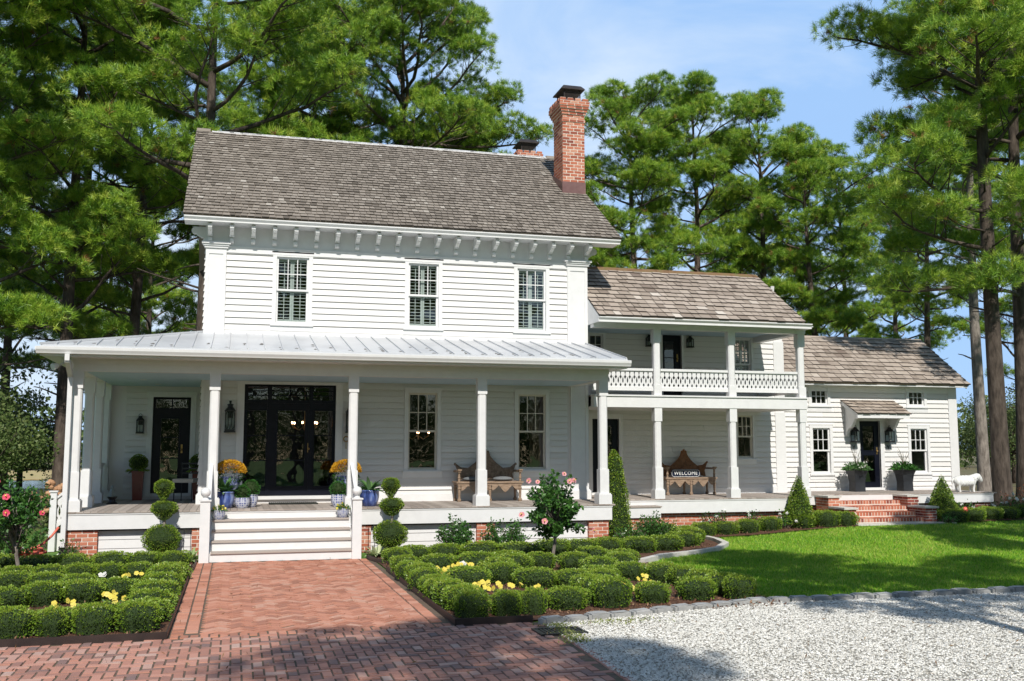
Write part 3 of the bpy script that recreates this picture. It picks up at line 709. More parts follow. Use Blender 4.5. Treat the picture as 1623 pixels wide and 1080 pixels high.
# scroll brackets
def bracket_mesh(d=.44, h=.37, w=.085):
    mb = MB(); pts = [(0, 0), (0, -h)]
    for k in range(7): a = -math.pi / 2 + math.pi * k / 6; pts.append((-.055 - .05 * math.cos(a), -h + .06 + .055 * math.sin(a)))
    for k in range(9):
        t = k / 8; pts.append((-.07 - (d - .22) * t, -h + .13 + (h - .29) * (t ** 1.6) ))
    for k in range(7): a = -math.pi / 2 - .4 + (math.pi + .2) * k / 6; pts.append((-d + .12 - .10 * math.cos(a), -.085 + .075 * math.sin(a)))
    pts.append((-d + .05, 0))
    mb.prism(pts[::-1], 'x', -w / 2, w / 2)
    mb.box(-w / 2 - .012, w / 2 + .012, -.16, -.085, -h + .135, -h + .165)
    return mb.mesh("eave_bracket", trimw)
bme = bracket_mesh()
bxs = [-.64 + .4495 * k for k in range(20)]
for x in bxs: link("eave_bracket", bme, house, (x - 3.6, -.05, EV_Z - .125))
for xs, sgn in ((MX0, 1), (MX1, -1)):
    o = link("eave_bracket", bme, house, (xs - 3.6, .16, EV_Z - .125)); o.rotation_euler = (0, 0, R_(90) * (-1 if sgn > 0 else 1)); o.scale = (1, .75, 1)
pilaster(FY(YM), MX0, MX0 + .43, 4.45, 6.32, base=False); pilaster(FY(YM), MX1 - .5, MX1, 4.45, 6.32, base=False)
pilaster(FY(YM), MX0, MX0 + .40, DZ, 3.62, cap=False); pilaster(FY(YM), MX1 - .43, MX1, DZ, 3.62, cap=False)
mb = MB(); mb.box(MX0 + .4, .03, YM - .035, YM, DZ, DZ + .16); mb.box(2.27, MX1 - .43, YM - .035, YM, DZ, DZ + .16); mb.build("baseboard", trimw, house)
for c in upc: window(FY(YM), c, up_z0, up_z1, .86, shutter=True)
for c in loc_: window(FY(YM), c, lo_z0, lo_z1, .83, paint=creamw)

# chimneys
def chimney(x0, x1, y0, y1, z0, z1, seed):
    mb = MB(); brickwork(x0, x1, y0, y1, z0, z1 - .62, mb=mb, seed=seed, L=.205, H=.081, j=.019)
    brickwork(x0 - .02, x1 + .02, y0 - .02, y1 + .02, z1 - .62, z1 - .55, mb=mb, seed=seed + 1, H=.07)
    brickwork(x0, x1, y0, y1, z1 - .55, z1 - .42, mb=mb, seed=seed + 2, H=.065)
    for k, o in enumerate((.03, .06, .09)): brickwork(x0 - o, x1 + o, y0 - o, y1 + o, z1 - .42 + k * .07, z1 - .35 + k * .07, mb=mb, seed=seed + 3 + k, H=.07)
    brickwork(x0 - .11, x1 + .11, y0 - .11, y1 + .11, z1 - .21, z1 - .075, mb=mb, seed=seed + 8, H=.0675)
    for q in range(4):
        a = x0 - .11 + q * (x1 - x0 + .22) / 4; brickwork(a + .015, a + (x1 - x0 + .22) / 4 - .035, y0 - .11, y0 + .0, z1 - .075, z1, mb=mb, seed=seed + 10 + q, H=.075)
    for q in range(4):
        a = y0 + .02 + q * (y1 - y0 + .08) / 4; brickwork(x0 - .11, x0, a, a + (y1 - y0 + .08) / 4 - .05, z1 - .075, z1, mb=mb, seed=seed + 20 + q, H=.075)
    ch = mb.build("chimney", [brickm, mortar], house)
    c = MB(); w = .02; a0, a1, b0, b1 = x0 + .07, x1 - .07, y0 + .08, y1 - .08
    for px in (a0, a1 - w):
        for py in (b0, b1 - w): c.box(px, px + w, py, py + w, z1 - .075, z1 + .34)
    for k in range(12):
        zz = z1 + .0 + k * .028
        c.box(a0 + w, a1 - w, b0 + .004, b0 + .009, zz, zz + .006); c.box(a0 + .004, a0 + .009, b0 + w, b1 - w, zz, zz + .006)
        c.box(a1 - .009, a1 - .004, b0 + w, b1 - w, zz, zz + .006); c.box(a0 + w, a1 - w, b1 - .009, b1 - .004, zz, zz + .006)
    for k in range(14):
        xx = a0 + .03 + k * (a1 - a0 - .06) / 13; c.box(xx, xx + .005, b0 + .003, b0 + .008, z1 - .05, z1 + .33); c.box(xx, xx + .005, b1 - .008, b1 - .003, z1 - .05, z1 + .33)
    xm = (a0 + a1) / 2; e = .09
    c.hexa([(a0 - e, b0 - e, z1 + .30), (a1 + e, b0 - e, z1 + .30), (a1 + e, b1 + e, z1 + .30), (a0 - e, b1 + e, z1 + .30), (a0 - .01, b0, z1 + .40), (a1 + .01, b0, z1 + .40), (a1 + .01, b1, z1 + .40), (a0 - .01, b1, z1 + .40)])
    c.box(a0 - e, a1 + e, b0 - e, b1 + e, z1 + .275, z1 + .30)
    c.build("chimney_cap", M("flue_cap_metal", [(.035, .028, .026), (.06, .05, .045)], rough=.5, metal=.5), ch)
    return ch
ch = chimney(8.00, 8.60, 24.30, 25.06, 7.6, 11.13, 3)
slope = (RG_Z - EV_Z) / (RG_Y - EV_Y); zr = lambda y: EV_Z + (y - EV_Y) * slope
mb = MB()
mb.box(7.982, 8.618, 24.282, 24.298, zr(24.29) - .02, zr(24.29) + .33)
for xs in (7.982, 8.602): mb.hexa([(xs, 24.30, zr(24.3) - .02), (xs + .016, 24.30, zr(24.3) - .02), (xs + .016, 25.09, zr(25.09) - .02), (xs, 25.09, zr(25.09) - .02), (xs, 24.30, zr(24.3) + .30), (xs + .016, 24.30, zr(24.3) + .30), (xs + .016, 25.09, zr(25.09) + .16), (xs, 25.09, zr(25.09) + .16)])
mb.build("flashing", M("copper_flashing", [(.17, .09, .085), (.24, .14, .13)], rough=.4, metal=.35), ch)
chimney(8.05, 8.65, 28.6, 29.36, 7.5, 10.98, 40)

# --- front porch
mb = MB(); r = random.Random(4)
x = -3.02
while x < 7.72:
    mb.box(x, x + .118, YP - .025, YM - .02, DZ - .03, DZ + r.gauss(0, .0006), 0, r.random()); x += .124
x = -3.02
while x < -.75:
    mb.box(x, x + .118, YM - .014, YLB, DZ - .03, DZ + r.gauss(0, .0006), 0, r.random()); x += .124
mb.box(-3.0, 7.70, YP + .02, YM - .02, DZ - .07, DZ - .035, 0, .1); mb.box(-3.0, -.75, YM - .02, YLB, DZ - .07, DZ - .035, 0, .1)
fl = mb.build("porch_floor", deckm, house)
mb = MB(); mb.box(-3.0, 7.70, YP, YP + .03, .535, DZ - .032); mb.box(-3.0, -2.97, YP + .03, YLB, .535, DZ - .032); mb.box(7.67, 7.70, YP + .03, YW, .535, DZ - .032)
mb.box(-3.01, 7.71, YP - .012, YP, DZ - .06, DZ - .032)
mb.build("porch_skirt", trimw, house)
for (a, b, k) in ((-2.97, -2.40, 1), (-.74, -.38, 2), (2.42, 2.64, 3), (4.79, 5.16, 4), (7.20, 7.64, 5)): brickwork(a, b, YP + .05, YP + .40, -.05, .535, seed=k * 7)
brickwork(-2.97, -2.55, 22.6, 23.0, -.05, .535, seed=77)
for (a, b) in ((-2.40, -.74), (2.64, 4.79), (5.16, 7.20)):
    mb = MB()
    for k in range(3): z = .01 + k * .165; mb.hexa([(a, YP + .14, z), (b, YP + .14, z), (b, YP + .165, z), (a, YP + .165, z), (a, YP + .152, z + .158), (b, YP + .152, z + .158), (b, YP + .165, z + .158), (a, YP + .165, z + .158)])
    sb_ = mb.build("skirt_boards", trimw, house); sb_["kind"] = ""; del sb_["kind"]
    mb = MB(); mb.box(a, b, YP + .168, YP + .19, -.05, .535); mb.build("backing", unlitdark, sb_)  # near-black sheet behind the boards stands for the shade under the porch
for x in (-.40, 2.26, 4.895, 7.55): post(x, 20.33, DZ, 3.46)
for x, y in ((-2.86, 20.33), (-2.86, 22.0), (-2.86, 23.5)): post(x, y, DZ, 3.46)
post(-2.86, YLB - .12, DZ, 3.46, w=.2, base=.27)
mb = MB()   # beam
mb.box(-2.97, 7.66, 20.23, 20.43, 3.46, 3.70); mb.box(-2.97, -2.75, 20.43, YLB, 3.46, 3.70); mb.box(7.44, 7.66, 20.43, YM, 3.46, 3.70)
mb.box(-2.98, 7.67, 20.215, 20.23, 3.60, 3.70); 
mb.build("porch_beam", trimw, house)
mb = MB()
for k in range(34):
    x = -2.75 + k * .30; b = min(x + .297, 7.44)
    if x < 7.44: mb.box(x, b, 20.43, YM - .0, 3.468, 3.483)
for k in range(9):
    x = -2.75 + k * .23; b = min(x + .227, MX0 - .02)
    if x < MX0 - .02: mb.box(x, b, YM + .002, YLB, 3.468, 3.483)
pc = mb.build("porch_ceiling", haint, house)
for (x, y) in ((-1.9, 22.6), (-1.7, 24.0)):
    mb = MB(); mb.lathe([(.05, -.006), (.07, -.006), (.075, .0), (.0, .0)], (x, y, 3.468)); mb.build("recessed_light", trimw, pc)
# porch roof: standing seam
GE, GZ = 19.72, 3.86; WZ = 4.46; GL = -3.44; GR = 7.90
pr = MB(); th = .03
def rq(mbx, a, b, c, d, t=.03): mbx.hexa([a, b, c, d] + [(p[0], p[1], p[2] + t) for p in (a, b, c, d)])
A, B, C_, D = (GL, GE, GZ), (GR, GE, GZ), (GR, YM + .02, WZ), (MX0 - .02, YM + .02, WZ)
rq(pr, A, B, C_, D)
E_, F_ = (GL, YLB + 3, GZ), (MX0 - .02, YLB + 3, WZ)
rq(pr, E_, (GL, GE + .002, GZ), (MX0 - .022, YM + .02, WZ), F_)
pro = pr.build("porch_roof", metalroof, house)
sm = MB(); k = 0; x = GR - .02
sy = (WZ - GZ) / (YM + .02 - GE)
rr = random.Random(8); st = MB()
while x > GL + .1:
    xe = x
    # hip line at left: y of hip for x< MX0
    t_end = 1.0 if x >= MX0 - .02 else max(.0, (x - GL) / (MX0 - .02 - GL))
    if t_end > .03:
        y1 = GE + (YM + .02 - GE) * t_end; z1 = GZ + (WZ - GZ) * t_end
        sm.bar((x, GE + .01, GZ + .045), (x, y1, z1 + .045), .022, .036)
        if rr.random() < .95 and x < 7.8:
            for q in range(rr.randint(1, 4)):
                yy = GE + .1 + rr.random() ** 1.6 * .9
                if yy < y1 - .1:
                    zz = GZ + (yy - GE) * sy + .0335; L = rr.uniform(.05, .16); W_ = rr.uniform(.018, .042); ox = x - .014 - W_ - rr.uniform(0, .02)
                    st.add([(ox - W_, yy, zz), (ox + W_ * .8, yy + .01, zz + sy * .01), (ox + W_, yy + L * .6, zz + sy * L * .6), (ox + W_ * .2, yy + L, zz + sy * L), (ox - W_ * .7, yy + L * .5, zz + sy * L * .5)], [(0, 1, 2, 3, 4)])
    x -= .335
y = GE + .2
while y < YLB + 2.8:
    t0 = 1.0 if y >= YM else (y - GE) / (YM - GE)
    sm.bar((GL + .01, y, GZ + .045), (GL + (MX0 - GL) * t0, y, GZ + (WZ - GZ) * t0 + .045), .022, .036); y += .335
sm.bar((GL, GE, GZ + .05), (MX0 - .02, YM + .02, WZ + .05), .05, .04)
sm.build("seam_ribs", metalroof, pro)
o_ = st.build("lichen_streaks", stain, pro); o_["kind"] = "stuff"
mb = MB()   # flashing along the wall, gutter profile
mb.box(MX0, GR, YM - .03, YM - .022, WZ + .02, WZ + .10)
mb.build("roof_flashing", trimw, pro)
gp = [(0, 0), (-.075, .005), (-.085, .03), (-.11, .075), (-.115, .125), (-.105, .13), (-.10, .125), (0, .11)]
mb = MB(); mb.prism([(GE + .02 + p[0], GZ - .135 + p[1]) for p in gp], 'x', GL - .06, GR + .05)
mb.prism([(GL + .02 + p[0], GZ - .135 + p[1]) for p in gp], 'y', GE + .02, YLB + 3)
mb.box(GL, GR, GE + .02, GE + .045, GZ - .17, GZ - .005); mb.box(GL + .02, GL + .045, GE + .045, YLB + 3, GZ - .17, GZ - .005); mb.box(GR - .025, GR, GE + .045, YM, GZ - .17, GZ - .005)
mb.build("gutter", trimw, pro)
mb = MB(); mb.box(GL + .045, GR - .025, GE + .045, 20.23, GZ - .17, GZ - .15); mb.box(GL + .045, -2.97, 20.23, YLB + 3, GZ - .17, GZ - .15); mb.box(7.66, GR - .03, 20.23, YM, GZ - .17, GZ - .15)
mb.build("soffit", trimw, pro)
# downspout with elbow and black boot
mb = MB()
for a, b in (((-2.965, 19.66, 3.72), (-2.965, 19.66, 3.60)), ((-2.965, 19.66, 3.62), (-2.965, 20.12, 3.36)), ((-2.965, 20.12, 3.38), (-2.965, 20.12, .24))): mb.bar(a, b, .115, .08, up=(1, 0, 0))
ds = mb.build("downspout", trimw, house)
mb = MB()
for k in range(7): mb.box(-3.03, -2.90, 20.07, 20.17, .02 + k * .034, .045 + k * .034)
mb.box(-3.02, -2.91, 20.08, 20.16, 0, .26); mb.build("boot", blackm, ds)
# floodlights under the corner
mb = MB(); mb.box(-3.13, -3.03, 20.1, 20.2, 3.60, 3.69); mb.bar((-3.08, 20.13, 3.6), (-3.16, 20.05, 3.55), .03, .03)
flo = mb.build("floodlight", trimw, house)
for (c, d) in (((-3.22, 20.0, 3.52), (-.6, -.6, -.35)), ((-2.98, 20.05, 3.56), (.25, -.8, -.3))):
    mb = MB(); d = Vector(d).normalized(); c = Vector(c); mb.tube([c - d * .07, c - d * .03, c + d * .05, c + d * .055], [.03, .055, .068, .06], 14); mb.build("lamp_head", trimw, flo)

# front steps
mb = MB(); tr_ = MB()
for k in range(5):
    y0 = 19.08 + k * .28; z0, z1 = k * .1726, (k + 1) * .1726
    if k < 4:
        mb.box(-.37, 2.17, y0, y0 + .025, z0, z1 - .028)
        tr_.box(-.37, 2.17, y0 - .03, y0 + .285, z1 - .028, z1, 0, .8)
    else: mb.box(-.37, 2.17, y0 - .001, y0 + .02, z0, z1 - .030)
for xs in (-.40, 2.17): mb.prism([(19.09, 0), (20.2, 0), (20.2, .80), (20.17, .69), (19.09, .14)], 'x', xs, xs + .03)
stp = mb.build("front_steps", trimw, house); tr_.build("tread", deckm, stp)
for xs in (-.48, 2.22):
    mb = MB(); w = .085; mb.box(xs - w, xs + w, 19.0, 19.17, 0, 1.08)
    mb.box(xs - w - .02, xs + w + .02, 18.98, 19.19, 1.08, 1.105); mb.lathe([(.07, 0), (.05, .02), (.035, .035), (.05, .05)], (xs, 19.085, 1.105)); mb.ball((xs, 19.085, 1.235), .088)
    mb.build("newel_post", trimw, house, smooth=False)
    mb = MB(); mb.bar((xs + (.06 if xs < 0 else .02), 19.15, 1.0), (xs + (.06 if xs < 0 else .02), 20.24, 1.70), .06, .075)
    mb.bar((xs + (.06 if xs < 0 else .02), 19.15, .27), (xs + (.06 if xs < 0 else .02), 20.24, .97), .05, .06)
    for k in range(7):
        t = (k + .7) / 7.6; y = 19.16 + 1.07 * t; mb.box(xs + (.06 if xs < 0 else .02) - .012, xs + (.06 if xs < 0 else .02) + .012, y - .05, y + .05, .28 + .7 * t, .98 + .7 * t)
    mb.build("stair_rail", trimw, house)

# sawn balustrade panel generator (flat boards with spade and teardrop cut-outs)
def sawn(F, s0, s1, z0, z1, name="balcony_railing", slope=0., rail=.07, parent=None):
    mb = MB(); n = max(2, round((s1 - s0) / .1135)); w = (s1 - s0) / n; H = z1 - z0; rz = lambda s: slope * (s - s0)
    def xo(t):  # half gap at board edges
        v = .0016
        if .10 < t < .29: v += .024 * max(0, math.sin(math.pi * (t - .10) / .19)) ** 1.2
        if .50 < t < .72: v += .030 * max(0, math.sin(math.pi * ((t - .50) / .22) ** 1.3))
        if .72 <= t < .80: v += .006
        if .79 < t < .93: v += .015 * math.sqrt(max(0, 1 - ((t - .86) / .07) ** 2))
        return v
    def xi(t):  # half width of teardrop at board centre
        if .28 < t < .66: q = (t - .28) / .38; return .020 * math.sin(math.pi * q ** .72) ** 1.1
        return 0.
    ts = [0, .06, .10, .13, .16, .19, .22, .25, .28, .32, .36, .40, .45, .50, .54, .58, .62, .66, .70, .74, .79, .81, .84, .88, .91, .94, 1.0]
    for k in range(n):
        c = s0 + (k + .5) * w
        for sg in (-1, 1):
            v = []; f = []
            for t in ts:
                o, i = c + sg * (w / 2 - xo(t)), c + sg * xi(t)
                for nn in (.0, .022): 
                    v.append(F(i, nn, z0 + H * t + rz(c))); v.append(F(o, nn, z0 + H * t + rz(c)))
            for q in range(len(ts) - 1):
                b = q * 4
                f += [(b + 2, b + 3, b + 7, b + 6), (b + 1, b, b + 4, b + 5), (b, b + 2, b + 6, b + 4), (b + 3, b + 1, b + 5, b + 7)]
            mb.add(v, f)
    def rl(za, zb, n0, n1):
        mb.hexa([F(s0, n0, za), F(s1, n0, za + rz(s1)), F(s1, n1, za + rz(s1)), F(s0, n1, za), F(s0, n0, zb), F(s1, n0, zb + rz(s1)), F(s1, n1, zb + rz(s1)), F(s0, n1, zb)])
    rl(z1 - .012, z1 + .045, -.03, .055); rl(z0 - .05, z0 + .035, -.015, .04)
    return mb.build(name, trimw, parent or house)

# left side: rear room wall with garden door, side steps with sloped sawn rails
ops = [(-1.86, -1.02, DZ + .06, 3.22)]
wall(FY(YLB), -2.97, MX0, DZ - .3, 3.63, ops, s_lo=-2.45)
wall(FL(-2.97), YLB + .14, YLB + 6, .3, 3.7, siding=False); wall(FY(YLB + 6), -2.97, MX0, .3, 3.7, siding=False)
mb = MB(); mb.box(-2.97, MX0, YLB + 3.0, YLB + 6.1, 3.70, 3.85); mb.box(-2.8, MX0, YLB + 2.5, YLB + 2.6, .5, 3.6, 1); mb.box(-2.8, MX0, YLB + .15, YLB + 2.5, .5, .75, 1); mb.build("back_roof", [metalroof, unlitdark], house)
for (y) in (22.0, 23.5): sawn(lambda s, n, z: (s, y - n, z), -3.38, -2.97, .50, 1.04, name="side_stair_rail", slope=.82)
sawn(FL(-2.86), 23.63, YLB - .26, DZ + .16, 1.66, name="porch_railing")
mb = MB()
for k in range(2): mb.box(-3.02 - (k + 1) * .22, -3.02 - k * .22, 22.05, 23.45, 0, DZ - (k + 1) * .26)
mb.build("side_steps", trimw, house)
for y in (21.95, 23.55): mb = MB(); mb.box(-3.50, -3.38, y - .06, y + .06, 0, 1.16); mb.box(-3.52, -3.36, y - .08, y + .08, 1.16, 1.19); mb.build("newel_post", trimw, house)

def door(F, s0, s1, z0, z1, transom=0., lites=(), mun=(.36, .70), cas=.12, hand=None, tl=2, hd=.13):
    """dark panelled door in a white casing; lites: (s0,s1,z0,z1) glass areas"""
    mb = MB()
    fbox(mb, F, s0 - cas, s0, -.02, .04, z0 - .06, z1); fbox(mb, F, s1, s1 + cas, -.02, .04, z0 - .06, z1); fbox(mb, F, s0 - cas - .02, s1 + cas + .02, -.02, .05, z1, z1 + hd); fbox(mb, F, s0 - .05, s1 + .05, -.10, .09, z0 - .075, z0 - .005)
    d = mb.build("door", trimw, house)
    holes = list(lites); zt = z1 - transom
    if transom: 
        for k in range(tl): holes.append((s0 + .05 + (s1 - s0 - .1) * k / tl + .012, s0 + .05 + (s1 - s0 - .1) * (k + 1) / tl - .012, zt + .05, z1 - .05))
    mb = MB()
    for a, b, za, zb in cells(s0, s1, z0, z1, holes): fbox(mb, F, a, b, -.085, -.04, za, zb)
    for (a, b, za, zb) in lites:
        for m_ in mun: z = za + (zb - za) * m_; fbox(mb, F, a, b, -.075, -.045, z - .011, z + .011)
        for (p, q, r_, s_) in ((a - .02, a, za - .02, zb + .02), (b, b + .02, za - .02, zb + .02), (a, b, za - .02, za), (a, b, zb, zb + .02)): fbox(mb, F, p, q, -.04, -.028, r_, s_)
    mb.build("panel", navy, d)
    for (a, b, za, zb) in holes:
        g = MB(); g.add([F(a, -.062, za), F(b, -.062, za), F(b, -.062, zb), F(a, -.062, zb)], [(0, 1, 2, 3)]); g.build("pane", glass, d)
    if hand is not None:
        h = MB(); fbox(h, F, hand - .02, hand + .02, -.04, -.03, z0 + .92, z0 + 1.12); p = F(hand, -.01, z0 + 1.0); h.ball(p, .026); h.build("handle", brass, d)
    return d
# main entrance: door with sidelights and a four-light transom
zt = 3.02
E_l = [(.24, .64, 1.22, 2.84), (.88, 1.46, 1.22, 2.84), (1.66, 2.04, 1.22, 2.84)]
d = door(FY(YM), .17, 2.11, 1.02, 3.40, 0, lites=E_l + [(.24, .66, 3.07, 3.36), (.74, 1.125, 3.07, 3.36), (1.145, 1.54, 3.07, 3.36), (1.62, 2.05, 3.07, 3.36)], mun=(.34, .67), hand=1.54, cas=.15, hd=.06)
mb = MB()
for xx in (.70, 1.58): mb.box(xx - .045, xx + .045, YM + .02, YM + .05, 1.02, 3.40)
mb.box(.17, .655, YM + .024, YM + .046, 3.0, 3.06); mb.box(.745, 1.535, YM + .024, YM + .046, 3.0, 3.06); mb.box(1.625, 2.11, YM + .024, YM + .046, 3.0, 3.06)
mb.build("mullion", navy, d)
door(FY(YLB), -1.86, -1.02, 1.0, 3.22, .30, lites=[(-1.67, -1.28, 1.28, 2.72)], hand=-1.20)

# --- balcony wing
WX1 = 14.22
ops = [(8.74, 9.46, DZ + .06, 2.78), op(13.03, 1.76, 2.96, .56), (10.70, 11.24, 3.36, 5.02), op(13.02, 3.55, 5.02, .62), op(8.86, 3.9, 5.02, .52)]
wall(FY(YWW), MX1, WX1, DZ - .3, 5.15, ops, s_hi=WX1 - .30)
wall(FR(WX1), YWW + .14, 28.4, .3, 5.1)
mb = MB(); mb.box(MX1, WX1 - .14, 28.3, 28.42, .3, 5.1); mb.box(MX1, WX1 - .14, YWW + 2.0, YWW + 2.1, .5, 5.1, 1); mb.box(MX1, WX1 - .14, YWW + .14, YWW + 2.0, 3.0, 3.2, 1); mb.box(MX1, WX1 - .14, YWW + .14, YWW + 2.0, .5, .7, 1)
mb.prism([(YWW + .14, 5.1), (28.4, 5.1), (28.4, 5.15), (24.2, 6.4)], 'x', WX1 - .35, WX1 - .25)
mb.build("wall", [white, unlitdark], house)
pilaster(FY(YWW), WX1 - .30, WX1, DZ, 2.99, cap=False, base=False, panel=False); pilaster(FY(YWW), WX1 - .30, WX1, 3.30, 4.90, cap=False, base=False, panel=False)
mb = MB(); mb.box(MX1, 8.60, YWW - .035, YWW, DZ, DZ + .15); mb.box(9.6, WX1 - .30, YWW - .035, YWW, DZ, DZ + .15); mb.build("baseboard", trimw, house)
window(FY(YWW), 13.03, 1.76, 2.96, .56, panes=(3, 2), cas=.06, paint=creamw)
window(FY(YWW), 13.02, 3.55, 5.02, .62, panes=(3, 2), shutter=True, cas=.07); window(FY(YWW), 8.86, 3.9, 5.02, .52, panes=(2, 2), cas=.07)
door(FY(YWW), 8.74, 9.46, DZ + .07, 2.78, 0, lites=[(8.90, 9.30, 1.6, 2.6)], mun=(.5,), cas=.10)
door(FY(YWW), 10.70, 11.24, 3.37, 5.02, 0, lites=[(10.78, 11.06, 3.5, 4.82)], mun=(.34, .68), cas=.07, hand=11.14)
# lower deck, step, brick base
mb = MB(); r = random.Random(9); x = 7.72
while x < 13.5: mb.box(x, x + .118, YW - .02, YWW - .02, DZ - .03, DZ + r.gauss(0, .0006), 0, r.random()); x += .124
mb.box(7.72, 13.5, YW + .02, YWW - .02, DZ - .07, DZ - .035, 0, .1); mb.box(8.3, 9.44, YW - .42, YW - .002, .69, .72, 0, .6); mb.build("porch_floor", deckm, house)
mb = MB(); mb.box(7.71, 13.52, YW, YW + .03, .53, DZ - .032); mb.box(13.49, 13.52, YW + .03, YKD, .53, DZ - .032); mb.box(7.72, 13.53, YW - .012, YW, DZ - .06, DZ - .032)
mb.box(8.32, 9.42, YW - .40, YW - .37, .46, .688); mb.box(9.39, 9.42, YW - .37, YW - .002, .46, .688); mb.build("porch_skirt", trimw, house)
brickwork(8.0, 13.46, YW + .12, YW + .34, -.05, .53, name="brick_base", seed=5); brickwork(8.36, 9.38, YW - .35, YW - .02, -.05, .458, name="brick_base", seed=6)
PX = (9.585, 11.53, 13.42)
for xx in PX: post(xx, 22.13, DZ, 2.985, w=.19, base=.25)
mb = MB(); mb.box(7.98, 13.53, 22.02, 22.24, 2.985, 3.24); mb.box(7.98, 13.55, 21.99, 22.26, 3.24, 3.275); mb.box(13.31, 13.53, 22.24, YWW + .1, 2.985, 3.24); mb.build("porch_beam", trimw, house)
mb = MB(); mb.box(7.98, 13.52, 22.26, YWW, 3.235, 3.27, 0, .4); mb.build("balcony_floor", deckm, house)
mb = MB()
for k in range(9):
    y = 22.24 + k * .23; mb.box(7.98, 13.31, y, min(y + .227, YWW - .002), 2.995, 3.01)
mb.build("porch_ceiling", white, house)
for xx in PX: post(xx, 22.13, 3.275, 4.84, w=.19, base=None)
sawn(FY(22.14), 7.98, PX[0] - .095, 3.43, 3.86); sawn(FY(22.14), PX[0] + .095, PX[1] - .095, 3.43, 3.86); sawn(FY(22.14), PX[1] + .095, PX[2] - .095, 3.43, 3.86); sawn(FR(13.42), 22.24, YWW - .02, 3.43, 3.86)
mb = MB(); mb.box(7.98, 13.53, 22.02, 22.24, 4.84, 5.02); mb.box(13.31, 13.53, 22.24, YWW, 4.84, 5.02); mb.build("balcony_beam", trimw, house)
mb = MB()
for k in range(9):
    y = 22.24 + k * .23; mb.box(7.98, 13.31, y, min(y + .227, YWW - .002), 4.985, 5.0)
mb.build("balcony_ceiling", haint, house)
WE_Y, WE_Z, WR_Y, WR_Z = 21.6, 5.07, 23.9, 6.58
vv = Vector((0, WR_Y - WE_Y, WR_Z - WE_Z))
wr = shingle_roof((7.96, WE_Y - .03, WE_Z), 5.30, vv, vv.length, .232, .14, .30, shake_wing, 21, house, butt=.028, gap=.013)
mb = MB(); mb.hexa([(7.96, WR_Y, WR_Z - .09), (13.25, WR_Y, WR_Z - .09), (13.25, 28.6, 4.95), (7.96, 28.6, 4.95), (7.96, WR_Y, WR_Z - .01), (13.25, WR_Y, WR_Z - .01), (13.25, 28.6, 5.03), (7.96, 28.6, 5.03)])
mb.hexa([(7.97, WR_Y - .14, WR_Z - .05), (13.26, WR_Y - .14, WR_Z - .05), (13.26, WR_Y + .14, WR_Z - .05), (7.97, WR_Y + .14, WR_Z - .05), (7.97, WR_Y - .02, WR_Z + .05), (13.26, WR_Y - .02, WR_Z + .05), (13.26, WR_Y + .02, WR_Z + .05), (7.97, WR_Y + .02, WR_Z + .05)])
mb.build("ridge_cap", M("mossy_cedar", [(.11, .06, .03), (.20, .12, .06), (.14, .13, .05)], rough=.9, scale=5, bump=.4), wr)
mb = MB(); mb.box(7.96, 13.24, WE_Y + .01, WE_Y + .04, WE_Z - .15, WE_Z - .03); mb.box(7.96, 13.52, WE_Y + .04, 22.02, WE_Z - .10, WE_Z - .08)
mb.prism([(WE_Y - .035, WE_Z - .03), (WE_Y - .035, WE_Z - .055), (WE_Y + .008, WE_Z - .10), (WE_Y + .008, WE_Z - .03)], 'x', 7.96, 13.46)
mb.box(13.24, 13.46, WE_Y + .01, 22.02, WE_Z - .15, WE_Z - .03)
mb.hexa([(13.20, WE_Y + .04, WE_Z - .14), (13.24, WE_Y + .04, WE_Z - .14), (13.24, WR_Y, WR_Z - .22), (13.20, WR_Y, WR_Z - .22), (13.20, WE_Y + .04, WE_Z - .05), (13.24, WE_Y + .04, WE_Z - .05), (13.24, WR_Y, WR_Z - .09), (13.20, WR_Y, WR_Z - .09)])
mb.prism([(WE_Y + .0, WE_Z - .15), (22.40, WE_Z - .15), (22.40, WE_Z + (22.40 - WE_Y) * (WR_Z - WE_Z) / (WR_Y - WE_Y) - .01), (WE_Y + .0, WE_Z - .01)], 'x', 7.952, 7.968)
mb.build("fascia", trimw, wr)
mb = MB(); mb.prism([(22.24, 5.02), (26.0, 5.02), (WR_Y, WR_Z - .14)], 'x', 13.05, 13.15); mb.build("gable", white, house)

# --- kitchen wing
KX0, KX1 = WX1 - .02, 20.14
kw, kz0, kz1 = .72, 1.33, 2.68
ops = [op(15.68, kz0, kz1, kw), op(18.83, kz0, kz1, kw), op(15.66, 3.22, 3.80, .68), op(18.80, 3.22, 3.80, .66), (16.90, 17.56, .93, 2.80)]
wall(FY(YK), KX0, KX1, DZ - .3, 4.0, ops, s_hi=KX1 - .28, ztop=3.62)
wall(FR(KX1), YK + .14, 29.0, .3, 3.95)
mb = MB(); mb.box(KX0, KX1 - .14, 28.9, 29.02, .3, 3.9); mb.box(KX0, KX1 - .14, YK + 2.0, YK + 2.1, .5, 3.9, 1); mb.box(KX0, KX1 - .14, YK + .14, YK + 2.0, .5, .7, 1); mb.box(KX0, KX1, YK - .045, YK, 3.80, 3.90)
mb.prism([(YK, 3.9), (28.9, 3.9), (26.7, 5.1)], 'x', KX1 - .12, KX1)
mb.build("wall", [white, unlitdark], house)
pilaster(FY(YK), KX1 - .28, KX1, DZ, 3.80, cap=False, base=False, panel=False)
mb = MB(); mb.box(KX0, 16.7, YK - .03, YK, DZ, DZ + .06); mb.box(17.7, KX1 - .28, YK - .03, YK, DZ, DZ + .06); mb.box(KX0, KX1 - .28, YK - .032, YK, 3.62, 3.80); mb.build("baseboard", trimw, house)
for c in (15.68, 18.83): window(FY(YK), c, kz0, kz1, kw, panes=(3, 2))
